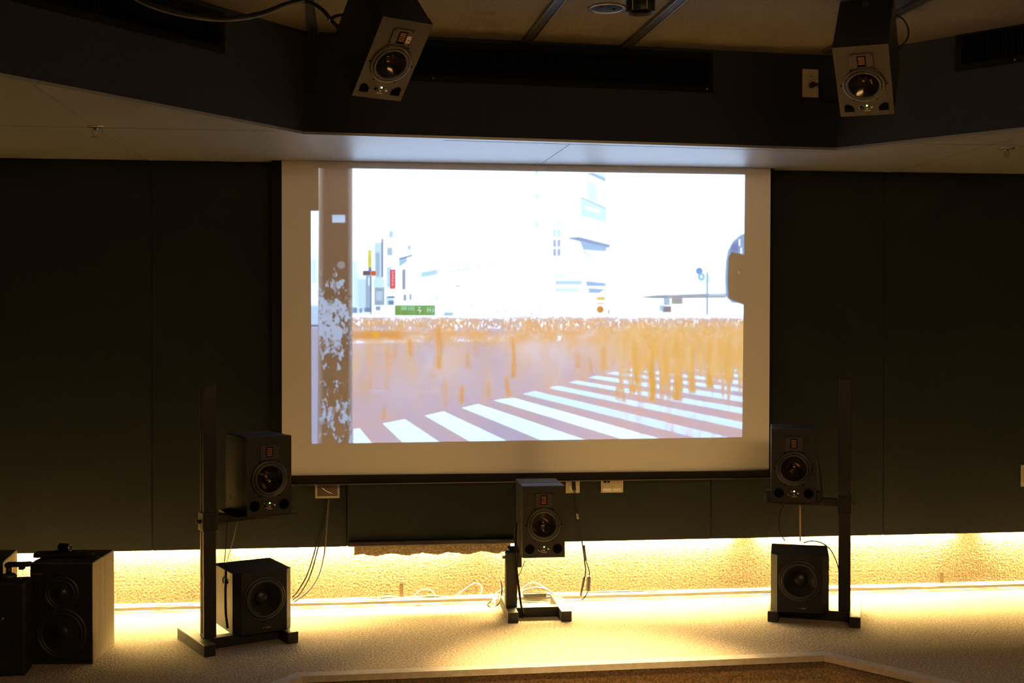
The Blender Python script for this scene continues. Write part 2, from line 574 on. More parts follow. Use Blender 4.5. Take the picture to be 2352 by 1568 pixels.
# sprinklers
def sprinkler(px, py, label):
    p = atZ(px, py, SOF - 0.012)
    o = thing('sprinkler', label, 'sprinkler', (p.x, p.y, SOF), group='brass ceiling sprinkler heads')
    bm = B(); lathe(bm, [(0.035, -0.0005), (0.034, -0.004), (0.012, -0.007), (0.010, -0.0005)], 0, 0, 24, 'z'); obj('escutcheon', bm, 'bronze', o, True)
    bm = B(); lathe(bm, [(0.009, -0.005), (0.009, -0.014), (0.006, -0.016), (0.0, -0.016)], 0, 0, 16, 'z')
    tube(bm, [(-0.008, 0, -0.014), (-0.013, 0, -0.026), (-0.002, 0, -0.040)], 0.0018, 6)
    tube(bm, [(0.008, 0, -0.014), (0.013, 0, -0.026), (0.002, 0, -0.040)], 0.0018, 6)
    obj('body', bm, 'bronze', o, True)
    bm = B(); lathe(bm, [(0, -0.040), (0.015, -0.041), (0.015, -0.043), (0, -0.0435)], 0, 0, 18, 'z'); obj('deflector', bm, 'bronze', o)
sprinkler(220, 297, 'small sprinkler head on the left part of the low soffit')
sprinkler(2312, 346, 'small sprinkler head on the right part of the low soffit')

# lamps hidden behind the lower edge of the panels
for i, (a, b) in enumerate([(-3.3, -2.1), (-2.0, -0.8), (-0.72, 0.48), (0.56, 1.86), (2.0, 3.10), (3.26, 4.5)]):
    o = thing('strip_light', ['warm strip lamp behind the panels at the far left end', 'warm strip lamp behind the panels above the left studio speaker',
              'warm strip lamp behind the panels left of the centre stand', 'warm strip lamp behind the panels right of the centre stand',
              'warm strip lamp behind the panels right of the tall right stand', 'warm strip lamp behind the panels at the far right end'][i],
              'strip light', ((a + b) / 2, 0, 0.319))
    h = (b - a) / 2
    bm = B(); box(bm, -h, h, -0.033, -0.001, 0.0, 0.03, 0.002); obj('housing', bm, 'white_metal', o)
    bm = B()
    L_ = []
    n = 12
    ra = [bm.verts.new((-h + 0.02, -0.013 + 0.008 * math.cos(2 * math.pi * k / n), -0.010 + 0.008 * math.sin(2 * math.pi * k / n))) for k in range(n)]
    rb = [bm.verts.new((h - 0.02, v.co.y, v.co.z)) for v in ra]
    for k in range(n):
        bm.faces.new((ra[k], ra[(k + 1) % n], rb[(k + 1) % n], rb[k]))
    bm.faces.new(ra); bm.faces.new(rb)
    obj('tube', bm, 'tube', o)

# white raceway on the floor along the wall, with little metal clips
bm = B(); box(bm, -3.35, 5.5, -0.066, -0.001, 0.0, 0.018, 0.003)
struct('baseboard_back', bm, 'raceway', label='white cable raceway along the foot of the back wall')
def clip(px, py0, py1, label):
    a = atY(px, py1, -0.02); b = atY(px, py0, -0.02)
    o = thing('wall_clip', label, 'clip', (a.x, -0.02, 0.018), group='upright metal clips at the wall foot')
    bm = B(); box(bm, -0.011, 0.011, -0.006, 0.0, 0, b.z - 0.018, 0.001); obj('upright', bm, 'bronze', o)
    bm = B(); box(bm, -0.014, 0.014, -0.03, -0.006, 0, 0.004, 0.001); obj('foot', bm, 'white_plastic', o)
clip(922, 1338, 1372, 'small upright metal clip at the wall foot left of the centre stand')
clip(2162, 1313, 1338, 'small upright metal clip at the wall foot far right')

# ---------------------------------------------------------------- projection screen
def lin(c):
    c = np.asarray(c, float) / 255.0
    return np.where(c <= 0.04045, c / 12.92, ((c + 0.055) / 1.055) ** 2.4)
PX0, PX1, PY0, PY1 = 712, 1712, 383, 1021
PW, PH = PX1 - PX0, PY1 - PY0
def picture():
    """the projected street picture, drawn as colours in photo-like proportions"""
    rng = np.random.default_rng(5)
    yy, xx = np.mgrid[0:PH, 0:PW].astype(float)
    xx += PX0; yy += PY0
    img = np.ones((PH, PW, 3)) * 255.0
    def blur(a, sx, sy):
        def k(s):
            if s <= 0: return np.array([1.0])
            r = int(3 * s) + 1
            t = np.arange(-r, r + 1); g = np.exp(-t * t / (2 * s * s)); return g / g.sum()
        kx, ky = k(sx), k(sy)
        pa = np.pad(a, ((len(ky) // 2,) * 2, (len(kx) // 2,) * 2), mode='edge')
        t = np.apply_along_axis(lambda v: np.convolve(v, kx, 'valid'), 1, pa)
        return np.apply_along_axis(lambda v: np.convolve(v, ky, 'valid'), 0, t)
    def noise(sx, sy):
        a = blur(rng.standard_normal((PH, PW)), sx, sy)
        return (a - a.mean()) / a.std()
    def mixm(m, c, k=1.0):
        m = (m * k)[..., None]
        img[:] = img * (1 - m) + np.array(c, float) * m
    def poly(pts, soft=0.8):
        m = np.ones((PH, PW)) * 9e9
        n = len(pts)
        ar = sum(pts[i][0] * pts[(i + 1) % n][1] - pts[(i + 1) % n][0] * pts[i][1] for i in range(n))
        sg = 1 if ar > 0 else -1
        for i in range(n):
            (x0, y0), (x1, y1) = pts[i], pts[(i + 1) % n]
            L = math.hypot(x1 - x0, y1 - y0) + 1e-9
            m = np.minimum(m, sg * ((x1 - x0) * (yy - y0) - (y1 - y0) * (xx - x0)) / L)
        return np.clip(m / soft + 0.5, 0, 1)
    def rect(x0, y0, x1, y1, c, k=1.0, soft=1.2):
        mixm(poly([(x0, y0), (x1, y0), (x1, y1), (x0, y1)], soft), c, k)
    def disc(x, y, r, c, k=1.0):
        mixm(np.clip(r - np.hypot(xx - x, yy - y) + 0.5, 0, 1), c, k)
    def line(x0, y0, x1, y1, wd, c, k=1.0):
        L = math.hypot(x1 - x0, y1 - y0); nx, ny = -(y1 - y0) / L * wd / 2, (x1 - x0) / L * wd / 2
        mixm(poly([(x0 + nx, y0 + ny), (x1 + nx, y1 + ny), (x1 - nx, y1 - ny), (x0 - nx, y0 - ny)], 1.0), c, k)
    # distant street, left side
    cyan = (205, 238, 245); pale = (222, 246, 250); blue = (176, 200, 236)
    rect(806, 598, 818, 718, (205, 228, 248), .6, 6); rect(818, 640, 838, 716, (200, 222, 246), .7, 5)
    rect(812, 625, 835, 700, (214, 232, 250), .5, 4)
    rect(841, 574, 848, 616, (240, 236, 110)); rect(842, 590, 847, 604, (200, 190, 90), .5)
    rect(855, 556, 872, 640, (205, 226, 238), .8); rect(858, 580, 866, 634, (160, 185, 205), .5)
    rect(871, 548, 874, 636, (130, 120, 160), .8); rect(853, 640, 878, 660, (215, 232, 245), .9)
    rect(855, 660, 877, 700, (150, 170, 190), .7); rect(858, 668, 873, 690, (215, 225, 235), .8)
    rect(836, 632, 848, 716, (165, 182, 210), .75); rect(841, 636, 844, 655, (240, 245, 250))
    rect(830, 622, 846, 631, (90, 95, 110)); rect(842, 614, 848, 624, (130, 150, 190)); disc(852.5, 627, 5.5, (240, 96, 40))
    rect(846.4, 632, 848, 722, (90, 100, 120), .8)
    rect(888, 530, 896, 545, blue, .6); rect(883, 568, 895, 586, (180, 195, 225), .7); rect(929, 563, 936, 573, blue, .6)
    rect(882, 612, 893, 660, (200, 225, 240), .8); rect(880, 680, 898, 700, (200, 228, 240), .7); rect(884, 680, 900, 683, (90, 100, 120), .7); rect(886, 690, 898, 699, (110, 120, 140), .6)
    rect(890, 619, 901, 662, (232, 60, 60), .85); rect(893, 622, 898, 658, (255, 225, 225), .9)
    for k in range(5): rect(893, 626 + 7 * k, 898, 629 + 7 * k, (235, 90, 90), .7)
    mixm(poly([(910, 594), (938, 586), (938, 592), (927, 600), (924, 690), (911, 692)]), (188, 214, 240), .85)
    line(910, 594, 939, 586, 2.2, (130, 145, 180)); rect(917, 618, 924, 664, (150, 150, 175), .7)
    rect(920, 676, 926, 690, (140, 150, 160), .6); rect(933, 675, 938, 688, (150, 160, 165), .6)
    for k in range(12): rect(944 + 5 * k, 628 - 1.0 * k, 947 + 5 * k, 637 - 1.0 * k, cyan, .7)
    mixm(poly([(960, 625), (995, 618), (995, 630), (960, 637)]), (196, 226, 234), .7)
    for k in range(20):
        x = 1022 + k * 5.4 + rng.uniform(-1, 1); y = 621 - (k * 0.88)
        rect(x, y, x + 4, y + 4, (190, 208, 226), .35 + .4 * rng.random())
    rect(1037, 655, 1047, 658, (160, 160, 165), .6); rect(1036, 662, 1045, 664, (190, 190, 195), .5)
    rect(990, 676, 1000, 690, (200, 210, 215), .4); rect(1070, 698, 1076, 701, (180, 180, 170), .6)
    rect(901, 701, 990, 723, (128, 186, 112)); 
    for k in range(6): rect(903 + 13 * k + rng.uniform(0, 6), 704 + rng.uniform(0, 6), 908 + 13 * k + rng.uniform(0, 10), 722, (98, 160, 72), .5, 3)
    for x in (916, 920, 924, 931, 936, 941): rect(x, 703, x + 2.2, 712, (232, 250, 228), .95)
    rect(952, 704, 958, 706, (240, 250, 235)); line(957, 706, 953, 711, 2, (240, 250, 235)); rect(951, 711, 960, 713.5, (240, 250, 235)); line(959, 713, 955, 720, 2, (240, 250, 235))
    for x in (973, 979, 985): rect(x, 705, x + 2.4, 717, (236, 250, 230), .9)
    rect(973, 710, 980, 712, (236, 250, 230), .9)
    for (a, b, c_, d) in [(806, 706, 816, 718), (822, 708, 827, 718), (833, 706, 846, 716), (858, 703, 868, 712)]: rect(a, b, c_, d, (140, 150, 180), .7, 3)
    for k in range(40):
        x = 1128 + rng.uniform(0, 110); y = 707 + rng.uniform(-3, 18); rect(x, y, x + rng.uniform(2, 7), y + rng.uniform(1, 5), (160, 175, 165), .35 * rng.random() + .1, 2)
    rect(1011, 717, 1031, 724, (180, 205, 235), .8)
    # tower with paired windows
    for k in range(9):
        y = 403 + 20.6 * k
        c_ = pale if k < 6 else (178, 200, 236) if k >= 7 else cyan
        if k in (7, 8): y += 3
        rect(1260, y, 1266.5, y + 16, c_, .85 if k > 4 else .6); rect(1270, y, 1276.5, y + 16, c_, .85 if k > 4 else .6)
    for y in (391, 445, 508): rect(1218, y, 1225, y + 12, cyan, .8); rect(1211, y, 1213, y + 12, pale, .6)
    mixm(poly([(1335, 397), (1353, 397), (1381, 409), (1381, 417)]), (186, 206, 240), .9)
    mixm(poly([(1355, 397), (1380, 397), (1380, 409)]), (214, 240, 250), .9)
    mixm(poly([(1336, 413), (1360, 420), (1362, 465), (1341, 458)]), (220, 250, 252), .9)
    mixm(poly([(1324, 452), (1383, 478), (1383, 510), (1324, 495)], 2), (214, 244, 248), .9)
    line(1325, 453, 1382, 478, 1.6, (165, 205, 220)); mixm(poly([(1334, 473), (1370, 482), (1368, 489), (1336, 479)], 2), (255, 255, 255))
    mixm(poly([(1292, 546), (1320, 544), (1391, 562), (1390, 568), (1335, 557)], 1.2), (160, 176, 216), .9)
    mixm(poly([(1323, 555), (1384, 566), (1383, 577), (1330, 573)], 3), (176, 206, 246), .9)
    for k in range(7): rect(1337 + 7 * k, 570, 1338.3 + 7 * k, 577, (255, 255, 255), .8)
    mixm(poly([(1330, 575), (1348, 588), (1344, 588), (1328, 578)], 2), (190, 205, 225), .8)
    for (y, x1, k) in [(611, 1287, .35), (628, 1287, .5), (644, 1326, .8), (661, 1320, .6)]:
        rect(1266, y, x1, y + 9, (200, 222, 246), k); rect(1266, y, 1270, y + 9, (240, 196, 206), k * .8)
    mixm(poly([(1336, 645), (1382, 650), (1381, 656), (1338, 656)], 2), (176, 204, 246), .9); mixm(poly([(1342, 661), (1380, 664), (1366, 672), (1343, 672)], 2), (182, 204, 240), .9)
    rect(1362, 682, 1379, 688, (246, 214, 104)); rect(1362, 695, 1378, 698, (244, 196, 170), .8); disc(1369, 710, 7.5, (226, 164, 84)); rect(1388, 711, 1390, 720, (120, 120, 130), .7)
    # right side: bridge, signs, tree
    mixm(poly([(1460, 682), (1500, 678), (1665, 673), (1665, 683), (1500, 684)], 1.4), (170, 170, 176), .9)
    for x in (1527, 1560, 1590): line(x, 680, x + 30, 678, 1, (240, 240, 240), .8)
    rect(1518, 684, 1532, 700, (170, 190, 220), .7, 2); rect(1537, 684, 1562, 697, (175, 165, 150), .8, 2); rect(1516, 703, 1535, 716, (150, 130, 120), .8, 3); rect(1508, 700, 1518, 714, (170, 200, 240), .6, 3)
    rect(1543, 698, 1562, 716, (250, 250, 252), .9, 2)
    disc(1602, 622, 7.5, (158, 178, 232)); disc(1607, 635, 8.5, (172, 220, 240)); disc(1607, 635, 4.5, (226, 240, 244)); rect(1600, 644, 1618, 652, (210, 230, 240), .5, 3)
    line(1609, 621, 1664, 619, 1.4, (190, 215, 225), .8); rect(1619, 625, 1622.6, 722, (160, 180, 220), .8); rect(1623, 634, 1628, 648, (190, 220, 245), .7, 3)
    rect(1624, 622, 1664, 680, (236, 248, 252), .6, 8)
    mixm(poly([(1664, 640), (1666, 600), (1671, 575), (1683, 554), (1700, 540), (1712, 536), (1712, 696), (1680, 694), (1666, 680)], 2.5), (158, 178, 220), .9)
    mixm(poly([(1670, 640), (1672, 590), (1680, 578), (1712, 586), (1712, 700), (1690, 692), (1672, 684)], 3), (126, 112, 66))
    tn = noise(2, 3); tree = poly([(1672, 590), (1712, 588), (1712, 695), (1672, 682)], 4)
    mixm(tree * np.clip(tn - .6, 0, 1), (170, 165, 120), .7); mixm(tree * np.clip(tn - 2.0, 0, 1), (235, 240, 230), 1)
    rect(1696, 549, 1700, 564, (255, 255, 255)); rect(1700, 568, 1704, 582, (250, 252, 255)); mixm(poly([(1680, 560), (1695, 556), (1695, 578), (1676, 576)], 4), (130, 120, 170), .5)
    # ground: lavender road veiled in orange crowds
    gm = np.clip((yy - (727 + 2.0 * noise(12, .5) + 2 * noise(1.2, .5))) / 6, 0, 1)
    road = np.array([222, 196, 196.0])
    mixm(gm, road)
    nl = noise(60, 25); nm = noise(18, 14)
    mixm(gm * np.clip(.45 + .45 * nl, 0, 1) * np.clip((yy - 780) / 30, 0, 1), (206, 196, 226), .6)
    mixm(gm * np.clip(.3 + .4 * nm, 0, 1) * np.clip((yy - 780) / 30, 0, 1), (238, 196, 178), .5)
    mixm(gm * np.clip((960 - yy) / 170, 0, 1) * np.clip(.65 + .4 * noise(30, 30), 0, 1), (248, 224, 212), .75)
    mixm(gm * np.clip((910 - yy) / 60, 0, 1) * np.clip(.25 + .5 * noise(9, 22), 0, 1), (246, 206, 160), .6)
    # far zebra
    for k in range(26):
        x = 800 + k * 6.4
        line(x, 789 - k * .15, x + 24, 775 - k * .25, 2.1, (252, 248, 255), .85)
    for k in range(20):
        x = 1020 + k * 7.4; line(x, 785 - k * .12, x + 12, 772 - k * .1, 3.2, (252, 248, 255), .8)
    for x in (1238, 1264): mixm(poly([(x, 783), (x + 8, 770), (x + 17, 770), (x + 12, 783)], 1.5), (252, 250, 255), .9)
    # zebra crossing
    Z = [[(808, 985), (822, 983), (853, 1022), (808, 1022)], [(873, 972), (923, 962), (1010, 1021), (923, 1021)], [(967, 954), (1010, 944), (1172, 1021), (1082, 1021)],
         [(1051, 936), (1089, 927), (1368, 1021), (1257, 1021)], [(1124, 919), (1166, 912), (1560, 1021), (1462, 1021)],
         [(1189, 904), (1217, 897), (1760, 1024), (1655, 1021)], [(1245, 890), (1270, 885), (1712, 970), (1712, 987)],
         [(1295, 878), (1316, 873), (1712, 937), (1712, 951)], [(1339, 867), (1362, 862), (1712, 911), (1712, 924)],
         [(1382, 857), (1402, 853), (1712, 892), (1712, 901)], [(1415, 848), (1432, 845), (1712, 875), (1712, 884)],
         [(1560, 846), (1570, 844), (1712, 861), (1712, 868)], [(1590, 838), (1600, 836), (1712, 850), (1712, 855)]]
    zw = noise(2.5, 1.2)
    for i, q in enumerate(Z):
        mixm(poly(q, 1.2), (236, 252, 255) if i < 5 else (226, 234, 255))
    # orange figures
    st = noise(3.0, 22); st2 = noise(7, 30); st3 = noise(1.2, 9)
    def band(y0, y1, s0, s1): return np.clip((yy - y0) / s0, 0, 1) * np.clip((y1 - yy) / s1, 0, 1)
    right = np.clip((xx - 1330) / 130, 0, 1)
    far = band(730, 800, 8, 26)
    pic = np.clip(.62 + .38 * noise(10, 5) + .22 * noise(1.0, 1.0), 0, 1)
    mixm(far * pic, (248, 196, 132), .92)
    mixm(band(728, 764, 6, 14) * np.clip(.2 + .5 * noise(1.3, 3), 0, 1), (216, 186, 170), .55)
    mixm(band(728, 764, 6, 14) * np.clip(noise(1.0, 2.2) - .3, 0, 1), (255, 250, 250), .9)
    mixm(band(756, 782, 8, 8) * np.clip((960 - xx) / 60, 0, 1), (238, 168, 84), .6)
    disc(858, 768, 8, (255, 200, 70), .6)
    # single figures: x, top, bottom, width, strength
    figs = [(935, 770, 822, 9, .9), (900, 780, 826, 6, .45), (998, 745, 850, 12, .9), (990, 850, 870, 8, .4), (1015, 870, 935, 9, .55), (1052, 880, 930, 9, .9), (1066, 800, 850, 10, .5),
            (1168, 770, 870, 9, .9), (1155, 860, 912, 8, .9), (1115, 870, 915, 7, .6), (845, 860, 900, 8, .5), (875, 930, 965, 9, .5), (880, 790, 830, 6, .4), (880, 860, 900, 10, .3), (1085, 780, 820, 12, .3),
            (1375, 790, 850, 14, .7), (1318, 800, 850, 12, .5), (1345, 820, 860, 8, .5), (1365, 840, 852, 4, .9), (1450, 780, 905, 14, .9), (1490, 760, 925, 16, 1.), (1410, 880, 920, 8, .7), (1425, 890, 925, 5, .6),
            (1550, 770, 922, 16, 1.), (1585, 780, 905, 12, .9), (1628, 760, 895, 12, 1.), (1672, 760, 880, 16, .9), (1520, 790, 880, 14, .9), (1650, 780, 850, 10, .8), (1700, 780, 840, 8, .6)]
    for (x, y0, y1, wd, k) in figs:
        sway = 2.5 * np.sin((yy - y0) / 23.0 + x)
        m = np.exp(-((xx - x - sway) / (wd * .62)) ** 2 * 1.2) * np.clip((yy - y0) / 14, 0, 1) * np.clip((y1 - yy) / 8, 0, 1)
        mixm(np.clip(m * (1.05 + .25 * st3), 0, 1), (243, 184, 112) if x < 1380 else (240, 186, 96), k)
    body = right * np.clip((yy - (748 - 10 * right + 3 * st2)) / 22, 0, 1) * np.clip((864 + 13 * st + 16 * st2 - yy) / 22, 0, 1)
    mixm(body * np.clip(.86 + .16 * st3, 0, 1), (248, 198, 116), .93)
    mixm(body * np.clip(.3 * st + .35 * noise(5, 12), 0, 1), (252, 216, 160), .6)
    mixm(right * band(748, 800, 16, 30) * np.clip(.3 + .4 * noise(2, 2), 0, 1), (250, 214, 172), .75)
    leg = right * band(860, 930, 10, 40) * np.clip(st * .8 + .2, 0, 1)
    mixm(leg, (244, 190, 116), .75)
    mid = band(788, 960, 12, 90) * np.clip(st2 - .7, 0, 1)
    mixm(mid, (244, 196, 140), .55)
    mixm(right * band(880, 1016, 30, 20) * np.clip(.2 + .3 * st, 0, 1), (236, 184, 150), .45)
    mixm(band(895, 902, 3, 3) * np.clip((1020 - xx) / 100, 0, 1) * np.clip(.4 + .5 * noise(14, 1), 0, 1), (222, 214, 246), .8)
    # post on the left with peeling paint
    mixm(poly([(712, 483), (732, 481), (732, 1022), (712, 1022)], 1.2), (222, 228, 246))
    mixm(poly([(712, 484), (731, 484), (731, 700), (712, 700)], 14), (250, 252, 255))
    rect(716, 595, 726, 650, (205, 220, 246), .6, 4)
    rect(714, 700, 730, 745, (200, 215, 225), .5, 4); rect(712, 745, 732, 750, (130, 120, 140), .7, 2); rect(712, 752, 733, 1022, (198, 184, 200), .8, 3)
    mixm((xx < 732) * (yy < 484.0) * 1.0, (140, 113, 84))
    rect(734, 386, 738, 440, (206, 206, 220), .6, 2)
    pole = np.clip((xx - (732 - .006 * (yy - 383))) / 1.5, 0, 1) * np.clip((806.5 - xx) / 2.5, 0, 1)
    ty = np.clip((yy - 383) / 635, 0, 1)
    pc = np.array([142, 114, 90.0]) * (1 - ty[..., None]) + np.array([170, 136, 92.0]) * ty[..., None]
    img[:] = img * (1 - pole[..., None]) + pc * pole[..., None]
    mixm(pole * np.clip((744 - xx) / 12, 0, 1), (196, 182, 170), .65)
    mixm(pole * np.clip((xx - 794) / 14, 0, 1), (206, 204, 216), .75)
    peel = .8 * noise(4, 9) + .6 * noise(1.6, 3.2) + .5 * noise(.8, 1.4)
    cent = np.exp(-((xx - (772 + 6 * np.sin(yy / 40))) / 22) ** 2) * 1.0 + .55 * np.exp(-((xx - 742) / 8) ** 2)
    dens = np.interp(yy[:, 0], [383, 590, 620, 680, 700, 790, 830, 900, 940, 1021], [-4, -3, -.5, -.1, 1.1, .7, -.8, -.7, -.1, .15])[:, None]
    pm = np.clip((peel * .75 + dens + cent * 1.1 - .85) * 2.2, 0, 1) * pole
    mixm(pm, (200, 206, 226), .92)
    mixm(pm * np.clip(noise(1.5, 3) - .7, 0, 1), (170, 150, 130), .7)
    mixm(pole * (np.abs(yy - (679 + 1.5 * np.sin(xx / 9))) < 1.3), (130, 104, 76), .6)
    mixm(pole * (np.abs(yy - (943 - (xx - 748) * .12)) < 1.2) * (xx > 748) * (xx < 790), (196, 160, 128), .8)
    rect(761, 493, 790, 511, (206, 222, 246), .95, 2)
    rect(763, 497, 778, 500, (180, 196, 224), .5, 2)
    disc(781, 608, 9, (186, 180, 186), .6)
    for c_ in range(3):
        img[..., c_] = blur(img[..., c_], .9, .9)
    return np.clip(img, 0, 255)

IMG = picture()
scr = thing('projection_screen', 'large white pull-down projection screen showing a street crossing, hanging on the back wall', 'projection screen', (0.784, -0.12, 0.62))
O3 = Vector((0.784, -0.12, 0.62))
sl_t, sr_t = atY(647, 374, -0.12), atY(1770, 398, -0.12)
sl_t.z = sr_t.z = SOF - 0.001
sl_b, sr_b = atY(647.6, 1092, -0.12), atY(1766, 1080, -0.12)
def quad_slab(bm, A_, B_, C_, D_, y0, y1):
    lo = [bm.verts.new((p.x - O3.x, y0 - O3.y, p.z - O3.z)) for p in (A_, B_, C_, D_)]
    hi = [bm.verts.new((p.x - O3.x, y1 - O3.y, p.z - O3.z)) for p in (A_, B_, C_, D_)]
    bm.faces.new(lo); bm.faces.new(hi)
    for i in range(4):
        bm.faces.new((lo[i], lo[(i + 1) % 4], hi[(i + 1) % 4], hi[i]))
bm = B(); quad_slab(bm, sl_b, sr_b, sr_t, sl_t, -0.12, -0.119); obj('fabric', bm, 'screen', scr)
bm = B()  # near-black strip along each side edge of the fabric
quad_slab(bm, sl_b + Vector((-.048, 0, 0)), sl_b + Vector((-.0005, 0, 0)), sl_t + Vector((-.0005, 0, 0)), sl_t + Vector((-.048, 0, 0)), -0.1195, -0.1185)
obj('side_strip', bm, 'screen_dark', scr)
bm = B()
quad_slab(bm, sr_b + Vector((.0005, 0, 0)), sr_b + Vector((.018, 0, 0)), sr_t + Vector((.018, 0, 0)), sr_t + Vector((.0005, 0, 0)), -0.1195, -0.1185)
obj('side_strip', bm, 'screen_dark', scr)
# weighted bar at the lower edge
bl, br = sl_b + Vector((-.05, 0, 0)), sr_b + Vector((.02, 0, 0))
bm = B(); quad_slab(bm, bl + Vector((0, 0, -.044)), br + Vector((0, 0, -.036)), br, bl, -0.128, -0.110)
obj('bottom_bar', bm, 'screen_dark', scr)
bm = B(); quad_slab(bm, bl + Vector((0, 0, -.049)), br + Vector((0, 0, -.041)), br + Vector((0, 0, -.0365)), bl + Vector((0, 0, -.0445)), -0.130, -0.110)
obj('bar_edge', bm, 'bronze', scr)
# picture thrown on the fabric: a fine mesh that carries the picture as colours
q00, q10 = atY(714, 385.5, -0.12), atY(1710.5, 401.5, -0.12)
q01, q11 = atY(716, 1018.5, -0.12), atY(1704.5, 1003, -0.12)
NX, NY = 830, 530
u = np.linspace(0, 1, NX); v = np.linspace(0, 1, NY)
U_, V_ = np.meshgrid(u, v)
def bil(a, b, c, d):
    return (a * (1 - U_) + b * U_) * (1 - V_) + (c * (1 - U_) + d * U_) * V_
X_ = bil(q00.x, q10.x, q01.x, q11.x) - O3.x
Z_ = bil(q00.z, q10.z, q01.z, q11.z) - O3.z
SXp = bil(714, 1710.5, 716, 1704.5) - PX0
SYp = bil(385.5, 401.5, 1018.5, 1003) - PY0
xi = np.clip(SXp, 0, PW - 1.001); yi = np.clip(SYp, 0, PH - 1.001)
x0 = xi.astype(int); y0 = yi.astype(int); fx = (xi - x0)[..., None]; fy = (yi - y0)[..., None]
col = (IMG[y0, x0] * (1 - fx) + IMG[y0, x0 + 1] * fx) * (1 - fy) + (IMG[y0 + 1, x0] * (1 - fx) + IMG[y0 + 1, x0 + 1] * fx) * fy
lc = lin(col)
# the room light already on the fabric is taken off, the blown-out whites are let run brighter
amb_t, amb_b = lin((140, 113, 84)), lin((176, 142, 88))
lc = lc - (amb_t * (1 - V_[..., None]) + amb_b * V_[..., None])
white = np.clip((col.min(axis=2) - 200) / 55.0, 0, 1)[..., None] ** 1.5
lc = np.clip(lc, 0.0, None) * (1 + white * np.array([0.9, 1.45, 2.3]))
verts = np.empty((NX * NY, 3)); verts[:, 0] = X_.ravel(); verts[:, 1] = -0.0012; verts[:, 2] = Z_.ravel()
idx = np.arange(NX * NY).reshape(NY, NX)
faces = np.stack([idx[1:, :-1], idx[1:, 1:], idx[:-1, 1:], idx[:-1, :-1]], -1).reshape(-1, 4)
me = bpy.data.meshes.new('projected_picture')
me.vertices.add(len(verts)); me.vertices.foreach_set('co', verts.ravel())
me.loops.add(faces.size); me.loops.foreach_set('vertex_index', faces.ravel().astype(np.int32))
me.polygons.add(len(faces))
me.polygons.foreach_set('loop_start', (np.arange(len(faces)) * 4).astype(np.int32))
me.update(calc_edges=True)
ca = me.color_attributes.new('picture', 'FLOAT_COLOR', 'POINT')
rgba = np.ones((NX * NY, 4)); rgba[:, :3] = lc.reshape(-1, 3)
ca.data.foreach_set('color', rgba.ravel())
pm_ = mat('projected_light', (0.84, 0.82, 0.79), 0.85, spec=0.2)
nt = pm_.node_tree
at_ = nt.nodes.new('ShaderNodeVertexColor'); at_.layer_name = 'picture'
nt.links.new(at_.outputs['Color'], nt.nodes['Principled BSDF'].inputs['Emission Color'])
nt.nodes['Principled BSDF'].inputs['Emission Strength'].default_value = 1.0
me.materials.append(pm_)
po = bpy.data.objects.new('projected_picture', me); COL.objects.link(po); po.parent = scr
po['label'] = 'bright projected picture of a street crossing'

# ---------------------------------------------------------------- speakers
def text_mesh(s, size):
    c = bpy.data.curves.new('t', 'FONT'); c.body = s; c.size = size; c.align_x = 'CENTER'; c.extrude = 0.0003
    o = bpy.data.objects.new('t', c); COL.objects.link(o)
    dg = bpy.context.evaluated_depsgraph_get()
    me = bpy.data.meshes.new_from_object(o.evaluated_get(dg))
    bpy.data.objects.remove(o)
    return me
LOGO = text_mesh('ADAM', 0.0085)
LOGO.materials.clear(); LOGO.materials.append(M['print'])

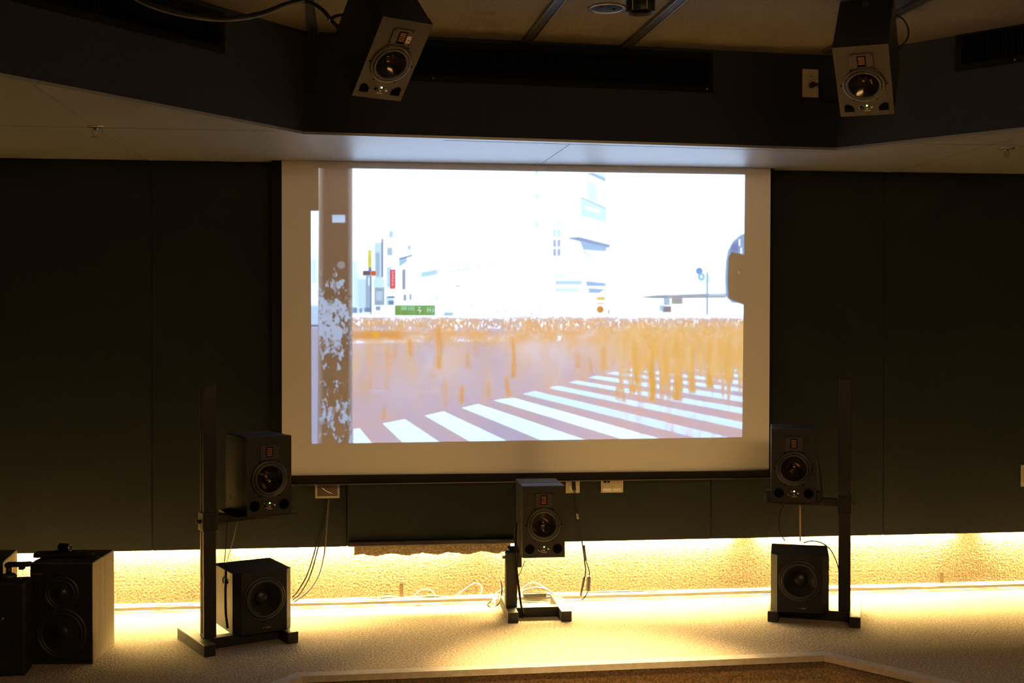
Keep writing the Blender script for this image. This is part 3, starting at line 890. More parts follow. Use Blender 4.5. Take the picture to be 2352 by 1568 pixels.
def monitor(kind, label, loc, rot, group=None):
    """two-way monitor: origin at the lower middle of the front, depth along +y"""
    W, H, D = 0.201, 0.337, 0.28
    o = thing('studio_monitor', label, 'loudspeaker', loc, rot, group)
    grey = kind == 'hung'
    bm = B(); box(bm, -W / 2, W / 2, 0.0405, D, 0, H, 0.004, 2)
    if kind == 'bench':
        pass
    obj('cabinet', bm, 'cabinet', o)
    # baffle with its upper corners cut back
    bm = B()
    c = 0.016
    holed_plate(bm, W, H, 0, 0.154, 0.0675, 0.0, 0.040)
    bf = obj('baffle', bm, 'baffle_grey' if grey else 'baffle', o)
    bf.data.materials.append(M['cabinet'])
    for f in bf.data.polygons:
        if f.center.y > 0.004:
            f.material_index = 1
    # tweeter plate, ribbon folds
    pz = 0.268
    bm = B(); box(bm, -0.042, 0.042, -0.0035, 0.0, pz - 0.032, pz + 0.034, 0.0015, 1)
    tw = obj('tweeter_plate', bm, 'plate_grey' if grey else 'plate_black', o)
    bm = B()
    for k in range(5):
        z = pz - 0.015 + k * 0.0075
        lathe_pts = [(-0.012, z), (0.012, z), (0.012, z + 0.0045), (-0.012, z + 0.0045)]
        prism_y(bm, lathe_pts, -0.0052, -0.0036)
    obj('ribbon', bm, 'ribbon', tw)
    bm = B(); box(bm, -0.016, 0.016, -0.0042, -0.0036, pz - 0.019, pz + 0.024)
    if grey:
        prism_y(bm, [(-0.019, pz - 0.026), (0.019, pz - 0.026), (0.012, pz - 0.0195), (-0.012, pz - 0.0195)], -0.0046, -0.0036)
    obj('ribbon_frame', bm, 'hole', tw)
    for sx in (-1, 1):
        for sz in (-1, 1):
            bm = B(); lathe(bm, [(0, -0.0046), (0.002, -0.0044), (0.0026, -0.0034)], sx * 0.036, pz + 0.001 + sz * 0.027, 10); obj('screw', bm, 'hole' if grey else 'black', tw, True)
    # woofer
    wz = 0.154; R0 = 0.068
    bm = B(); lathe(bm, [(R0 + 0.013, 0.0), (R0 + 0.012, -0.004), (R0 + 0.003, -0.005), (R0, -0.003)], 0, wz, 56)
    wf = obj('woofer_ring', bm, 'plate_grey' if grey else 'plate_black', o, True)
    bm = B()
    prof = [(R0, -0.003)]
    for k in range(1, 9):
        a = math.pi * k / 8
        prof.append((R0 - 0.006 + 0.006 * math.cos(a), -0.003 - 0.0045 * math.sin(a)))
    lathe(bm, prof, 0, wz, 56); obj('surround', bm, 'rubber', wf, True)
    bm = B()
    prof = []
    for k in range(13):
        t = k / 12
        prof.append((R0 - 0.012 - t * (R0 - 0.012 - 0.017), -0.003 + 0.034 * (1 - (1 - t) ** 1.5)))
    lathe(bm, prof, 0, wz, 56); obj('cone', bm, 'cone', wf, True)
    bm = B()
    prof = [(0.0185 * math.cos(a), 0.0305 - 0.011 * math.sin(a)) for a in [math.pi / 2 * k / 8 for k in range(9)]]
    prof[-1] = (0, prof[-1][1])
    lathe(bm, prof, 0, wz, 32); obj('dust_cap', bm, 'cone', wf, True)
    for k in range(6):
        a = math.pi / 3 * k + math.pi / 6 * 0
        bm = B(); lathe(bm, [(0, -0.0022), (0.0026, -0.002), (0.0036, 0.0)], (R0 + 0.017) * math.cos(a), wz + (R0 + 0.017) * math.sin(a), 10); obj('mounting_screw', bm, 'hole', o, True)
    # ports
    for s in (-1, 1):
        cx = s * 0.066; cz = 0.041 if not grey else 0.043
        bm = B()
        if grey:
            pts = [(-0.017, -0.020), (0.020, -0.020), (0.020, 0.000), (0.006, 0.014), (-0.006, 0.018), (-0.017, 0.010)]
            pts = [(cx + (-s) * p[0], cz + p[1]) for p in pts]
            prism_y(bm, pts, -0.0012, 0.0002)
        else:
            lathe(bm, [(0.0225, -0.0012), (0.0, -0.0012)], cx, cz, 32)
            lathe(bm, [(0.0225, -0.0012), (0.0225, 0.0002)], cx, cz, 32)
        pt = obj('port', bm, 'hole', o)
        bm = B()
        if grey:
            prism_y(bm, [(cx + (p[0] - cx) * 1.12, cz + (p[1] - cz) * 1.12) for p in pts], -0.0006, 0.0002)
        else:
            lathe(bm, [(0.0225, -0.0010), (0.024, -0.0024), (0.0258, 0.0)], cx, cz, 32)
        obj('port_lip', bm, 'plate_grey' if grey else 'baffle', pt, not grey)
    # controls
    bm = B(); lathe(bm, [(0, -0.009), (0.0075, -0.009), (0.0085, -0.008), (0.009, 0.0)], -0.016, 0.041, 24); obj('volume_knob', bm, 'black', o, True)
    bm = B(); lathe(bm, [(0.0105, -0.0001), (0.0105, -0.0016), (0.0118, -0.0016), (0.0118, -0.0001)], -0.016, 0.041, 28); obj('knob_ring', bm, 'chrome', o, True)
    bm = B(); lathe(bm, [(0, -0.005), (0.0045, -0.0048), (0.0055, 0.0)], 0.021, 0.042, 18); obj('power_switch', bm, 'chrome', o, True)
    bm = B(); lathe(bm, [(0, -0.0030), (0.0022, -0.0028), (0.0032, -0.0001)], 0.002, 0.050, 14); obj('power_light', bm, 'led', o, True)
    bm = B(); lathe(bm, [(0, -0.001), (0.003, -0.0008), (0.003, -0.0001)], 0.002, 0.0345, 12); obj('logo_dot', bm, 'print', o)
    lg = bpy.data.objects.new('logo', LOGO); COL.objects.link(lg); lg.parent = o
    lg.location = (0.002, -0.0006, 0.0225); lg.rotation_euler = (math.pi / 2, 0, 0)
    return o

cen = monitor('bench', 'dark studio monitor on the short low stand at the centre, below the screen', (0.782, -0.557, 0.316), (0, 0, 0), None)
def top_groove(o):
    bm = B(); box(bm, -0.1, 0.1, 0.125, 0.130, 0.3368, 0.3376); obj('top_seam', bm, 'hole', o)
top_groove(cen)
def copy_monitor(src, label, loc, rot, group=None):
    c = copy_tree(src); c['label'] = label; c.location = loc; c.rotation_euler = rot
    return c
r_ = math.radians
ml = copy_monitor(cen, 'dark studio monitor on the arm of the tall left stand, turned to the right', (-0.456, -0.872, 0.591), (0, 0, r_(25.5)))
mr = copy_monitor(cen, 'dark studio monitor on the arm of the tall right stand, at the screen corner', (1.913, -0.785, 0.591), (0, 0, r_(-18)))
def rotm(yaw, pit, rol):
    return (Matrix.Rotation(r_(yaw), 3, 'Z') @ Matrix.Rotation(r_(pit), 3, 'X') @ Matrix.Rotation(r_(rol), 3, 'Y')).to_euler()
hl = monitor('hung', 'grey fronted studio monitor hanging tilted from the ceiling at the left', (0.004, -1.635, 2.241), rotm(27.5, 46, 0))
hr = copy_monitor(hl, 'grey fronted studio monitor hanging tilted from the ceiling at the right, beside the outlet', (1.905, -1.607, 2.223), rotm(-31.3, 50.8, 1.4))
bm = B(); box(bm, 0.017, 0.036, -0.0058, -0.0046, 0.249, 0.279, 0.0005, 1); obj('paper_label', bm, 'label', hl)
bm = B(); lathe(bm, [(0, -0.0064), (0.0025, -0.0062), (0.0025, -0.0056)], 0.028, 0.262, 10); obj('label_dot', bm, 'black', hl)
# ceiling brackets of the two hanging monitors (world-vertical drop rod, part of the speaker)
for o in (hl, hr):
    mw = Matrix.LocRotScale(o.location, o.rotation_euler, None)
    top = mw @ Vector((0, 0.16, 0.337))
    bm = B()
    inv = mw.inverted()
    low = mw @ Vector((0, 0.25, 0.345))
    up0 = Vector((low.x, low.y + 0.01, TOP - 0.002))
    if low.z > TOP - 0.03:
        low.z = TOP - 0.03
    tube(bm, [inv @ up0, inv @ low], 0.014, 12, smooth=False)
    lathe_c = B()
    
    obj('ceiling_bracket', bm, 'chrome', o)

# subwoofers
def subwoofer(label, loc, yaw):
    W, H, D = 0.268, 0.268, 0.30
    o = thing('subwoofer', label, 'subwoofer', loc, (0, 0, r_(yaw)), 'black subwoofers on the stand bases')
    c = 0.030
    bm = B(); box(bm, -W / 2, W / 2, 0.0505, D, 0, H, 0.0025)
    obj('cabinet', bm, 'cabinet', o)
    bm = B(); holed_plate(bm, W, H, 0, 0.148, 0.0875, 0.0, 0.050, c)
    obj('baffle', bm, 'cabinet', o)
    wz = 0.148; R0 = 0.088
    bm = B(); lathe(bm, [(R0 + 0.010, 0.0), (R0 + 0.009, -0.003), (R0 + 0.002, -0.0045), (R0 - 0.001, -0.002)], 0, wz, 64); rg = obj('woofer_ring', bm, 'plate_black', o, True)
    prof = [(R0, -0.002)]
    for k in range(1, 11):
        a = math.pi * k / 10
        prof.append((R0 - 0.009 + 0.009 * math.cos(a), -0.002 - 0.008 * math.sin(a)))
    bm = B(); lathe(bm, prof, 0, wz, 64); obj('surround', bm, 'rubber', rg, True)
    prof = [(R0 - 0.018 - (R0 - 0.018 - 0.03) * k / 8, -0.002 + (-0.0005 if False else 0) + 0.0) for k in range(9)]
    prof = [(r, -0.002 + 0.040 * (1 - (r - 0.03) / (R0 - 0.048))) for r, _ in prof]
    bm = B(); lathe(bm, prof, 0, wz, 64); obj('cone', bm, 'cone_matte', rg, True)
    bm = B(); lathe(bm, [(0.032 * math.cos(a), 0.037 - 0.018 * math.sin(a)) for a in [math.pi / 2 * k / 8 for k in range(8)]] + [(0, 0.019)], 0, wz, 40); obj('dust_cap', bm, 'cone_matte', rg, True)
    lg = bpy.data.objects.new('logo', LOGO); COL.objects.link(lg); lg.parent = o
    lg.location = (0.018, -0.0006, 0.018); lg.rotation_euler = (math.pi / 2, 0, 0)
    bm = B(); lathe(bm, [(0, -0.003), (0.0022, -0.0028), (0.003, -0.0001)], -0.004, 0.021, 12); obj('power_light', bm, 'chrome', o, True)
    return o
subl = subwoofer('black subwoofer on the base of the tall left stand', (-0.490, -0.745, 0.051), 25)
subr = copy_tree(subl); subr.location = (1.985, -0.672, 0.051); subr.rotation_euler = (0, 0, r_(-20)); subr['label'] = 'black subwoofer on the base of the tall right stand'

# ---------------------------------------------------------------- stands
def stand(label, loc, yaw, side, spacing, pole_in, height, arm_z, plate, tabs=False):
    """side=+1: pole at the left bar and arm to the right; origin at the front end of the pole-side bar"""
    o = thing('speaker_stand', label, 'speaker stand', loc, (0, 0, r_(yaw)), 'black steel speaker stands')
    s = side
    for x in (0, s * spacing):
        bm = B(); box(bm, x - 0.025, x + 0.025, 0, 0.365, 0.0, 0.05, 0.003); obj('foot_bar', bm, 'stand', o)
    a, b = sorted((s * 0.0255, s * (spacing - 0.0255)))
    bm = B(); box(bm, a, b, 0.105, 0.155, 0.002, 0.048, 0.002); obj('cross_bar', bm, 'stand', o)
    px = s * pole_in
    pw = 0.0275
    py = 0.13
    bm = B(); box(bm, px - pw, px + pw, py - 0.0275, py + 0.0275, 0.0505, height, 0.003); pole = obj('pole', bm, 'stand', o)
    bm = B(); box(bm, px - pw - 0.0006, px + pw + 0.0006, py - 0.004, py + 0.004, 0.07, height - 0.01)
    obj('slot', bm, 'hole', pole)
    bm = B(); box(bm, px - pw + 0.001, px + pw - 0.001, py - 0.0265, py + 0.0265, height + 0.0002, height + 0.004, 0.002); obj('cap', bm, 'black', pole)
    # arm, clamp, knob, plate
    cx, cy, wx, wy, prot = plate
    x0, x1 = sorted((px + s * (pw + 0.0005), s * cx + s * 0.07))
    if arm_z is not None:
        bm = B(); box(bm, x0, x1, py - 0.02, py + 0.02, arm_z - 0.046, arm_z - 0.0105, 0.002); obj('arm', bm, 'black', o)
        bm = B(); box(bm, px - pw - 0.006, px + pw + 0.006 + 0, py - 0.034, py + 0.034, arm_z - 0.075, arm_z + 0.005, 0.003); obj('clamp', bm, 'black', o)
        bm = B()
        m_ = Matrix.Translation((px - s * (pw + 0.007), py, arm_z - 0.035)) @ Matrix.Rotation(math.pi / 2, 4, 'Z')
        lathe(bm, [(0, -0.018), (0.008, -0.017), (0.009, 0.0), (0.003, 0.0)] if s > 0 else [(0, 0.018), (0.008, 0.017), (0.009, 0.0), (0.003, 0.0)], 0, 0, 16)
        bmesh.ops.transform(bm, matrix=Matrix.Translation((px - s * (pw + 0.007), py, arm_z - 0.035)) @ Matrix.Rotation(-math.pi / 2, 4, 'Z'), verts=bm.verts)
        obj('knob', bm, 'rubber', o, True)
        bm = B()
        mt = Matrix.Translation((s * cx, cy, 0)) @ Matrix.Rotation(r_(prot), 4, 'Z')
        box(bm, -wx / 2, wx / 2, -wy / 2, wy / 2, arm_z - 0.009, arm_z - 0.001, 0.001, 1, mt)
        pl = obj('plate', bm, 'black', o)
        if tabs:
            for q in (-1, 1):
                bm = B(); box(bm, q * (wx / 2 - 0.012) - 0.011, q * (wx / 2 - 0.012) + 0.011, -wy / 2, -wy / 2 + 0.05, arm_z - 0.0005, arm_z + 0.05, 0.002, 1, mt); obj('plate_lug', bm, 'cabinet', pl)
    return o
# left stand: front end of the outer bar, turned 27 degrees
stand('tall black speaker stand at the left, holding a monitor beside the screen', (-0.700, -0.925, 0), 27, 1, 0.377, 0.037, 1.145, 0.591, (0.245, 0.076, 0.27, 0.26, -1.5))
stand('tall black speaker stand at the right, holding a monitor at the screen corner', (2.210, -0.784, 0), -23.5, -1, 0.374, 0.050, 1.150, 0.591, (0.2856, 0.01, 0.252, 0.24, 5.5), True)
# short centre stand with its bracket
cs = stand('short black speaker stand under the centre monitor', (0.643, -0.515, 0), 0, 1, 0.255, 0.004, 0.312, None, (0.14, 0.0, 0.2, 0.2, 0))
bm = B(); box(bm, 0.0, 0.215, 0.100, 0.270, 0.3125 - 0.004 + 0.0045, 0.3158, 0.001, 1); obj('plate', bm, 'black', cs)
bm = B(); box(bm, 0.0325, 0.055, 0.112, 0.15, 0.24, 0.3126, 0.003); obj('bracket', bm, 'black', cs)
bm = B(); lathe(bm, [(0, -0.014), (0.007, -0.013), (0.008, 0.0), (0.003, 0.0)], 0, 0, 14)
bmesh.ops.transform(bm, matrix=Matrix.Translation((-0.0245, 0.13, 0.288)) @ Matrix.Rotation(-math.pi / 2, 4, 'Z'), verts=bm.verts)
obj('bolt', bm, 'bronze', cs, True)

# ---------------------------------------------------------------- studio speakers on the floor at the left
def studio_cab(label, loc, yaw):
    W, H, D = 0.256, 0.418, 0.275
    o = thing('floor_speaker', label, 'loudspeaker', loc, (0, 0, r_(yaw)), 'wood sided studio speakers on the floor')
    bm = B(); box(bm, -W / 2 + 0.0005, W / 2 - 0.0005, 0.001, D, 0.0, H, 0.002); 
    obj('cabinet', bm, 'wood', o)
    bm = B(); box(bm, -W / 2, W / 2, -0.012, 0.0008, 0.0, H, 0.003); obj('baffle', bm, 'black', o)
    bm = B(); box(bm, -W / 2 + 0.002, W / 2 - 0.002, 0.002, D - 0.002, H + 0.0002, H + 0.004, 0.001); obj('top_panel', bm, 'cabinet', o)
    for (cz, R0) in ((0.295, 0.066), (0.128, 0.098)):
        bm = B(); lathe(bm, [(R0 + 0.008, -0.012), (R0 + 0.007, -0.0155), (R0 - 0.004, -0.016), (R0 - 0.008, -0.0125)], 0.0, cz, 56); rg = obj('driver_ring', bm, 'plate_black', o, True)
        bm = B(); lathe(bm, [(R0 - 0.008, -0.0128)] + [(R0 - 0.014 + 0.006 * math.cos(math.pi * k / 6), -0.0128 - 0.005 * math.sin(math.pi * k / 6)) for k in range(1, 7)], 0, cz, 56); obj('surround', bm, 'rubber', rg, True)
        bm = B(); lathe(bm, [(R0 - 0.020, -0.0128), (R0 * 0.3, -0.0122), (R0 * 0.28, -0.0135), (R0 * 0.15, -0.019), (0, -0.021)], 0, cz, 40); obj('cone', bm, 'cone_matte', rg, True)
    return o
c1 = studio_cab('wood sided studio speaker on the floor, standing left of the tall left stand', (-1.296, -0.955, 0), -5.5)
c2 = copy_tree(c1); c2.location = (-1.668, -0.930, 0); c2.rotation_euler = (0, 0, r_(5)); c2['label'] = 'second wood sided studio speaker, cut off by the left edge of the picture'

# black bar and small cylinder lying on the nearer speaker
o = thing('black_bar_unit', 'flat black bar lying across the top of the floor speaker', 'equipment bar', (-1.30, -0.83, 0.4225), (0, 0, r_(-2)))
bm = B(); box(bm, -0.14, 0.085, -0.03, 0.03, 0, 0.020, 0.004); obj('body', bm, 'black', o)
bm = B(); box(bm, -0.05, 0.09, -0.0325, -0.0302, 0.004, 0.009); obj('edge_line', bm, 'cabinet', o)
bm = B(); box(bm, 0.0855, 0.105, -0.018, 0.018, 0.002, 0.015, 0.003); obj('end_plug', bm, 'rubber', o)
o = thing('lens_cylinder', 'small black cylinder with a shiny end ring, lying on the bar on the floor speaker', 'cylinder', (-1.315, -0.83, 0.4605), (0, 0, r_(-28)))
bm = B(); lathe(bm, [(0, -0.028), (0.016, -0.028), (0.0175, -0.026), (0.0175, 0.026), (0.014, 0.0285), (0, 0.0285)], 0, 0, 28)
bmesh.ops.transform(bm, matrix=Matrix.Rotation(-math.pi / 2, 4, 'Z'), verts=bm.verts); obj('barrel', bm, 'black', o, False)
bm = B(); lathe(bm, [(0.0115, 0.0286), (0.0115, 0.0305), (0.0145, 0.0300), (0.0145, 0.0286)], 0, 0, 28)
bmesh.ops.transform(bm, matrix=Matrix.Rotation(-math.pi / 2, 4, 'Z'), verts=bm.verts); obj('end_ring', bm, 'chrome', o, True)

# black case with a small tripod head on it, between the two floor speakers
o = thing('black_case', 'narrow black case standing on the floor between the two wood sided speakers', 'case', (-1.460, -1.058, 0), (0, 0, r_(3)))
bm = B(); box(bm, -0.060, 0.060, -0.07, 0.07, 0.004, 0.374, 0.012, 3); obj('shell', bm, 'black', o)
bm = B(); box(bm, -0.035, 0.035, -0.012, 0.012, 0.3735, 0.381, 0.003); obj('handle', bm, 'rubber', o)
bm = B(); lathe(bm, [(0, -0.077), (0.005, -0.076), (0.006, -0.0705)], -0.025, 0.235, 12); obj('latch', bm, 'chrome', o, True)
for sx in (-1, 1):
    bm = B(); box(bm, sx * 0.045 - 0.01, sx * 0.045 + 0.01, -0.06, 0.06, 0.0, 0.0038); obj('foot', bm, 'rubber', o)
o = thing('tripod_head', 'small black tripod head with a flat plate standing on the black case', 'tripod head', (-1.480, -1.050, 0.3815))
bm = B(); lathe(bm, [(0, 0.018), (0.024, 0.016), (0.030, 0.010), (0.030, 0.0), (0, 0.0)], 0, 0, 24, 'z'); obj('head_base', bm, 'rubber', o, True)
bm = B(); lathe(bm, [(0, 0.046), (0.011, 0.044), (0.011, 0.018), (0, 0.018)], 0, 0, 18, 'z'); obj('ball_neck', bm, 'rubber', o, True)
bm = B(); box(bm, -0.012, 0.085, -0.02, 0.02, 0.046, 0.062, 0.003); obj('head_plate', bm, 'black', o)
bm = B(); box(bm, 0.040, 0.062, -0.015, 0.015, 0.034, 0.0458, 0.004); obj('lock_knob', bm, 'rubber', o)
# small amber badge on the nearer floor speaker
bm = B()
for k in range(5):
    box(bm, -0.118 + k * 0.009, -0.112 + k * 0.009, -0.0135, -0.0121, 0.372, 0.378)
obj('amber_badge', bm, 'ribbon', c1)

# ---------------------------------------------------------------- wall plates
def plate(px0, py0, px1, py1, kind, label, yplane=-0.0505, face=None):
    a = atY(px0, py1, yplane); b = atY(px1, py0, yplane)
    W = b.x - a.x; H = b.z - a.z
    o = thing('wall_plate', label, 'wall plate', (a.x, yplane, a.z))
    bm = B(); box(bm, 0, W, -0.006, -0.0005, 0, H, 0.002); obj('cover', bm, 'ivory', o)
    return o, W, H
# two-gang metal box left with the cables
o, W, H = plate(724, 1108, 780, 1144, 'gang', 'square metal wall plate under the left half of the screen, cables below it')
bm = B(); box(bm, 0.010, W - 0.010, -0.0085, -0.0062, 0.010, H - 0.008, 0.001, 1); obj('inset', bm, 'bronze', o)
bm = B(); tube(bm, [(W * .25, -0.0105, H * .75), (W * .5, -0.0115, H * .45), (W * .75, -0.0105, H * .3)], 0.0022, 6); obj('handle', bm, 'chrome', o, True)
# outlet with plug beside the centre monitor
o, W, H = plate(1299, 1092, 1331, 1132, 'outlet', 'ivory power outlet under the screen right of the centre monitor, black plug in it')
for zz in (0.3, 0.7):
    bm = B(); lathe(bm, [(0, -0.0085), (0.014, -0.0085), (0.0155, -0.0060)], W / 2, H * zz, 24); sk = obj('socket', bm, 'white_plastic', o)
    bm = B()
    for dx in (-0.005, 0.005): box(bm, W / 2 + dx - 0.001, W / 2 + dx + 0.001, -0.0088, -0.0084, H * zz - 0.004, H * zz + 0.005)
    obj('slot', bm, 'hole', sk)
# data plate
o, W, H = plate(1380, 1092, 1431, 1131, 'data', 'wide ivory data plate under the screen with two jacks')
for x in (0.12, 0.28):
    bm = B(); box(bm, W * x, W * x + 0.014, -0.0075, -0.0062, H * .60, H * .60 + 0.013, 0.001, 1); obj('jack', bm, 'hole', o)
for x in (0.08, 0.53):
    bm = B(); box(bm, W * x, W * (x + .38), -0.0075, -0.0062, H * .10, H * .27, 0.0005, 1); obj('name_strip', bm, 'white_plastic', o)
for x in (0.08, 0.49, 0.92):
    for z in (.38, .72):
        bm = B(); lathe(bm, [(0, -0.0075), (0.0015, -0.0073), (0.002, -0.006)], W * x, H * z, 10); obj('screw', bm, 'black', o)
# plate at the right border
o, W, H = plate(2344, 1067, 2376, 1117, 'edge', 'brass coloured wall plate on the back wall at the right edge')
bm = B(); box(bm, W * .18, W * .85, -0.009, -0.0062, H * .15, H * .85, 0.001, 1); obj('rocker', bm, 'bronze', o)
# outlet high on the soffit face
t_, n_ = face_frame(EA, EB)
pA = at_face(1842, 223, EA, EB); pB = at_face(1879, 160, EA, EB)
o = thing('wall_plate', 'ivory power outlet high on the soffit face left of the right hanging speaker', 'wall plate', (pA.x, pA.y, pA.z), (0, 0, math.atan2(t_.y, t_.x)))
W = (Vector((pB.x, pB.y, 0)) - Vector((pA.x, pA.y, 0))).length; H = pB.z - pA.z
bm = B(); box(bm, 0, W, -0.006, -0.0005, 0, H, 0.002); obj('cover', bm, 'ivory', o)
for zz in (0.34, 0.72):
    bm = B(); lathe(bm, [(0, -0.0085), (0.015, -0.0085), (0.0165, -0.0060)], W / 2, H * zz, 24); sk = obj('socket', bm, 'ivory', o)
    bm = B()
    for dx in (-0.005, 0.005): box(bm, W / 2 + dx - 0.001, W / 2 + dx + 0.001, -0.0088, -0.0084, H * zz - 0.004, H * zz + 0.006)
    obj('slot', bm, 'hole', sk)

# ---------------------------------------------------------------- cables
def cable(name, label, pts, r, m, group=None, cat='cable', parts=None, step=0.012):
    base = Vector(pts[0])
    bm = B(); tube(bm, [Vector(p) for p in pts], r, 8, step=step)
    o = obj(name, bm, m, None, True)
    tag(o, label, cat, group)
    return o
def plug(o, p, q, r, m='rubber', name='plug', n=12):
    bm = B(); p = Vector(p); q = Vector(q)
    t = (q - p)
    tube(bm, [p, p + t * 0.12, p + t * 0.5, p + t * 0.88, q], r, n, smooth=False)
    return obj(name, bm, m, o, True)
def PY(*l):
    return [atY(x, y, Y) for (x, y, Y) in l]

# three cables from the plate to behind the left subwoofer
cable('cable', 'black cable from the left wall plate, outermost of three, curving left to the floor', PY((747, 1146, -.060), (744, 1175, -.064), (736, 1215, -.08), (724, 1262, -.10), (706, 1318, -.14), (684, 1357, -.19), (672, 1370, -.22)), 0.0035, 'cable_black', 'cables below the left wall plate')
cable('cable', 'black cable from the left wall plate, middle of three, curving left to the floor', PY((750, 1146, -.070), (747, 1180, -.074), (738, 1225, -.09), (728, 1268, -.11), (712, 1322, -.15), (690, 1361, -.20), (672, 1378, -.24)), 0.0032, 'cable_black', 'cables below the left wall plate')
cable('cable', 'thicker black cable from the left wall plate, rightmost of three', PY((755, 1146, -.062), (752, 1185, -.066), (748, 1235, -.08), (744, 1275, -.10), (732, 1320, -.14), (710, 1355, -.18), (676, 1382, -.22)), 0.0042, 'cable_grey', 'cables below the left wall plate')

# power cord right of the centre monitor with its adapters
o = cable('power_cable', 'black power cord hanging from the outlet right of the centre monitor', PY((1318, 1112, -.075), (1321, 1140, -.085), (1325, 1170, -.09), (1328, 1200, -.095), (1337, 1245, -.10), (1343, 1290, -.11), (1345, 1312, -.115), (1341, 1335, -.12), (1334, 1368, -.10)), 0.0036, 'cable_black')
plug(o, atY(1317, 1106, -.062), atY(1319, 1126, -.078), 0.010)
plug(o, atY(1325.5, 1178, -.0905), atY(1328, 1191, -.093), 0.0065, 'bronze', 'connector')
plug(o, atY(1341, 1252, -.10), atY(1346, 1288, -.11), 0.0068)
plug(o, atY(1342, 1322, -.118), atY(1334, 1366, -.10), 0.0066)
o = cable('adapter_cable', 'short black cord with an oval adapter beside the hanging power cord', PY((1346, 1288, -.125), (1352, 1305, -.125), (1354, 1322, -.125), (1351, 1355, -.12), (1342, 1372, -.11), (1332, 1380, -.095)), 0.0028, 'cable_black')
plug(o, atY(1353, 1322, -.125), atY(1351, 1356, -.12), 0.012, 'rubber', 'adapter')

# cables at the right stand
cable('cable', 'brown cable looping down from the right monitor plate', PY((1800, 1160, -.62), (1791, 1180, -.60), (1789, 1205, -.58), (1793, 1226, -.56), (1803, 1241, -.54)), 0.0030, 'cable_black')
cable('cable', 'tan cable hanging straight down behind the right monitor', PY((1838, 1160, -.56), (1838, 1190, -.55), (1838, 1215, -.54), (1838, 1241, -.50)), 0.0042, 'cable_tan')
cable('cable', 'dark cable arching from the right subwoofer top to the stand pole', PY((1846, 1246, -.36), (1864, 1242, -.36), (1886, 1246, -.36), (1904, 1258, -.36), (1915, 1275, -.36), (1924, 1298, -.36), (1930, 1330, -.36)), 0.0026, 'cable_black')
o = cable('cable', 'black cable down the right side of the right monitor', PY((1878, 1045, -.60), (1880, 1062, -.60), (1884, 1085, -.60), (1886, 1110, -.60), (1889, 1132, -.60), (1889, 1150, -.60)), 0.0026, 'cable_black')
plug(o, atY(1882, 1066, -.60), atY(1885, 1080, -.60), 0.005)
o = cable('cable', 'black beaded cable down the right side of the right subwoofer', PY((1897, 1278, -.45), (1900, 1295, -.45), (1901, 1320, -.45), (1900, 1350, -.45), (1898, 1385, -.45), (1902, 1402, -.44)), 0.0030, 'cable_black')
plug(o, atY(1898.5, 1283, -.45), atY(1900.5, 1297, -.45), 0.0065)
# cables at the left stand
cable('cable', 'thin dark cable from the left monitor to the subwoofer, left of two', PY((523, 1200, -.69), (520, 1235, -.70), (518, 1265, -.71), (515, 1294, -.72)), 0.0018, 'cable_black')
cable('cable', 'thin tan cable from the left monitor to the subwoofer, right of two', PY((545, 1198, -.69), (537, 1235, -.70), (529, 1262, -.71), (520, 1294, -.72)), 0.0018, 'cable_tan')
o = cable('cable_bundle', 'black cable bundle hanging down the left side of the left subwoofer', PY((519, 1300, -.86), (519, 1325, -.86), (518, 1350, -.86), (518, 1380, -.86), (519, 1410, -.86), (523, 1442, -.86)), 0.0052, 'cable_black')
bm = B(); tube(bm, PY((513, 1338, -.868), (512, 1330, -.872), (516, 1325, -.874), (522, 1331, -.872), (523, 1338, -.868), (518, 1343, -.868)), 0.0030, 8); obj('tie', bm, 'rubber', o, True)
o = cable('cable', 'black cable with a plug behind the left monitor, above its plate', PY((537, 1080, -.70), (537, 1105, -.71), (532, 1125, -.72), (529, 1140, -.72), (533, 1160, -.72)), 0.0032, 'cable_black')
# centre stand
o = cable('strap', 'flat black strap hanging from the centre monitor to the stand base', PY((1186, 1200, -.43), (1184, 1240, -.43), (1185.5, 1290, -.432), (1189, 1330, -.432), (1193, 1360, -.432), (1197, 1390, -.434), (1203, 1416, -.436)), 0.0055, 'cable_black', cat='strap')
cable('cable', 'thin black cable curling under the centre monitor', PY((1206, 1286, -.30), (1201, 1300, -.30), (1195, 1314, -.30), (1190, 1324, -.30)), 0.0016, 'cable_black')
cable('cable', 'black cable looping on the floor left of the centre stand', PY((1150, 1330, -.10), (1153, 1350, -.12), (1151, 1372, -.13), (1145, 1386, -.15), (1136, 1393, -.17), (1126, 1394, -.18), (1120, 1388, -.16), (1128, 1380, -.12)), 0.0036, 'cable_black')
# loops and runs on the raceway
WG = 'pale cables lying along the wall foot'
def run(label, pts, r, m='cable_white', group=WG):
    return cable('cable', label, pts, r, m, group)
run('pale cable standing up in a wide pointed loop left of the centre stand', PY((1036, 1374, -.035), (1058, 1360, -.03), (1085, 1341, -.025), (1100, 1340, -.025), (1107, 1352, -.03), (1101, 1368, -.035), (1088, 1379, -.04)), 0.0030)
run('pale cable rising in a small arch right of the wall clip', PY((938, 1381, -.04), (950, 1368, -.03), (966, 1356, -.03), (984, 1353, -.03), (997, 1362, -.035), (1001, 1378, -.04)), 0.0028)
run('long pale cable bowed along the wall foot past the wall clip', PY((862, 1380, -.05), (876, 1371, -.04), (895, 1368, -.045), (925, 1373, -.045), (960, 1370, -.045), (1000, 1368, -.04), (1045, 1373, -.04), (1080, 1376, -.04)), 0.0035)
run('pale cable rising to the left of the centre stand pole', PY((1112, 1385, -.05), (1126, 1374, -.04), (1142, 1360, -.035), (1158, 1350, -.035), (1170, 1345, -.035)), 0.0030)
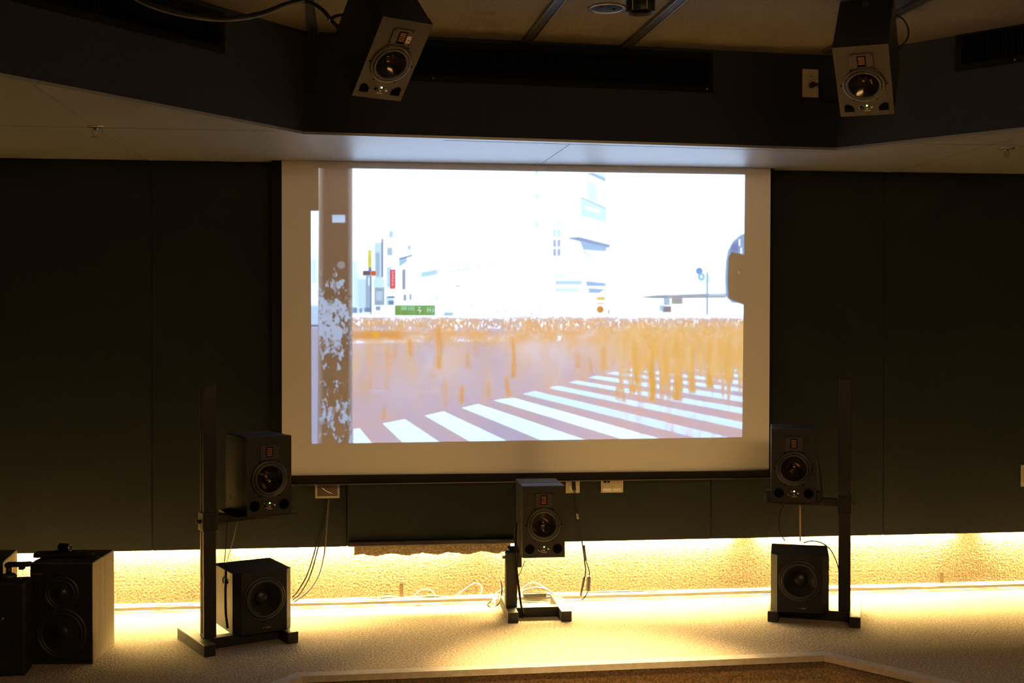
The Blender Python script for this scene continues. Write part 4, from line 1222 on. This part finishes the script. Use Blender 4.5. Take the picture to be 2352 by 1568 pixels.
run('thin pale cable arching high right of the centre stand pole', PY((1190, 1362, -.03), (1206, 1345, -.02), (1225, 1338, -.02), (1244, 1344, -.025), (1262, 1356, -.035), (1285, 1370, -.045)), 0.0026)
run('thick white cable arching low right of the centre stand pole', PY((1190, 1364, -.09), (1210, 1353, -.08), (1234, 1349, -.08), (1256, 1354, -.08), (1280, 1370, -.09), (1305, 1382, -.10), (1325, 1388, -.11)), 0.0048)
rr = random.Random(11)
for k in range(7):
    pts = []
    y = -0.018 - 0.0115 * k if k < 5 else -0.085 - 0.03 * (k - 5)
    x = -2.6
    z0_ = 0.0215 if k < 5 else 0.004
    while x < 4.6:
        pts.append((x, y + rr.uniform(-0.003, 0.003), z0_ + rr.uniform(0.0, 0.004 if k < 5 else 0.001)))
        x += rr.uniform(0.12, 0.3)
    lab = ['white cable nearest the wall on the raceway', 'black cable second from the wall on the raceway', 'white cable in the middle of the raceway', 'grey cable next to the raceway edge',
           'pale cable along the front edge of the raceway', 'white cable lying on the carpet just before the raceway', 'tan cable lying on the carpet farthest from the wall'][k]
    cable('cable', lab, pts, [0.003, .0026, .0032, .0030, .0028, .003, .0024][k], ['cable_white', 'cable_black', 'cable_white', 'cable_grey', 'cable_white', 'cable_white', 'cable_tan'][k], 'long cables along the wall foot', step=0.03)
o = cable('cable', 'short dark cable with connectors lying before the raceway left of the centre stand', PY((938, 1392, -.11), (952, 1394, -.115), (970, 1396, -.12), (990, 1395, -.115), (1006, 1392, -.11)), 0.0034, 'cable_black')
plug(o, atY(955, 1392, -.114), atY(964, 1393.5, -.118), 0.0075, 'rubber', 'connector')
plug(o, atY(986, 1393, -.116), atY(994, 1392, -.114), 0.006, 'rubber', 'connector')
o = thing('power_adapter', 'flat black adapter lying at the wall foot behind the centre stand', 'adapter', tuple(atY(1228, 1376, -.085).xy) + (0.0225,), (0, 0, r_(4)))
bm = B(); box(bm, -0.06, 0.06, -0.018, 0.018, 0, 0.022, 0.005); obj('body', bm, 'rubber', o)
bm = B(); tube(bm, [(0.06, 0, 0.010), (0.085, 0.004, 0.006), (0.11, 0.0, 0.004)], 0.003, 8); obj('lead', bm, 'cable_black', o, True)
o = thing('multi_socket', 'small white multi-socket with plugs at the wall foot left of the centre stand', 'power strip', tuple(atY(1147, 1380, -.10).xy) + (0.0, ), (0, 0, r_(20)))
bm = B(); box(bm, -0.03, 0.03, -0.02, 0.02, 0, 0.03, 0.004); obj('body', bm, 'white_plastic', o)
bm = B(); box(bm, -0.018, -0.004, -0.016, 0.0, 0.0302, 0.048, 0.003); obj('plug', bm, 'white_plastic', o)
bm = B(); box(bm, 0.006, 0.020, -0.016, 0.0, 0.0302, 0.044, 0.003); obj('plug', bm, 'rubber', o)

# overhead cables
def PD(*l):
    return [atD(x, y, D) for (x, y, D) in l]
cable('cable', 'thick black cable sagging across the ceiling to the left hanging speaker', PD((250, -40, 4.05), (330, 3, 4.1), (400, 24, 4.15), (470, 38, 4.2), (530, 42, 4.25), (600, 30, 4.35), (660, 8, 4.4), (705, 4, 4.4), (740, 22, 4.4), (762, 48, 4.4), (778, 64, 4.42)), 0.0075, 'cable_black')
cable('cable', 'thinner black cable hanging just below the thick overhead cable', PD((260, -30, 4.0), (330, 10, 4.05), (400, 33, 4.1), (470, 45, 4.15), (530, 47, 4.2), (600, 36, 4.3), (660, 12, 4.35), (700, 2, 4.36)), 0.0035, 'cable_grey')
o = cable('cable', 'short black cable joining the back of the left hanging speaker', PD((756, 46, 4.38), (772, 37, 4.38), (790, 34, 4.38), (806, 32, 4.38)), 0.006, 'cable_black')
plug(o, atD(757, 47, 4.375), atD(754, 43, 4.375), 0.006, 'chrome', 'clip')
cable('cable', 'thin black cable looping beside the right hanging speaker', PD((2056, 34, 4.6), (2072, 42, 4.6), (2085, 62, 4.6), (2086, 84, 4.6), (2077, 98, 4.6), (2064, 110, 4.6)), 0.0035, 'cable_black')
o = cable('power_cable', 'black cord from the high outlet to the right hanging speaker', [at_face(1862, 198, EA, EB) + n_ * 0.03, at_face(1874, 196, EA, EB) + n_ * 0.035, at_face(1881, 206, EA, EB) + n_ * 0.03, at_face(1884, 225, EA, EB) + n_ * 0.025, at_face(1892, 233, EA, EB) + n_ * 0.06, at_face(1908, 234, EA, EB) + n_ * 0.10, at_face(1924, 232, EA, EB) + n_ * 0.15, at_face(1932, 224, EA, EB) + n_ * 0.2], 0.0040, 'cable_black')
plug(o, at_face(1862, 198, EA, EB) + n_ * 0.009, at_face(1862, 197, EA, EB) + n_ * 0.032, 0.013, 'rubber')
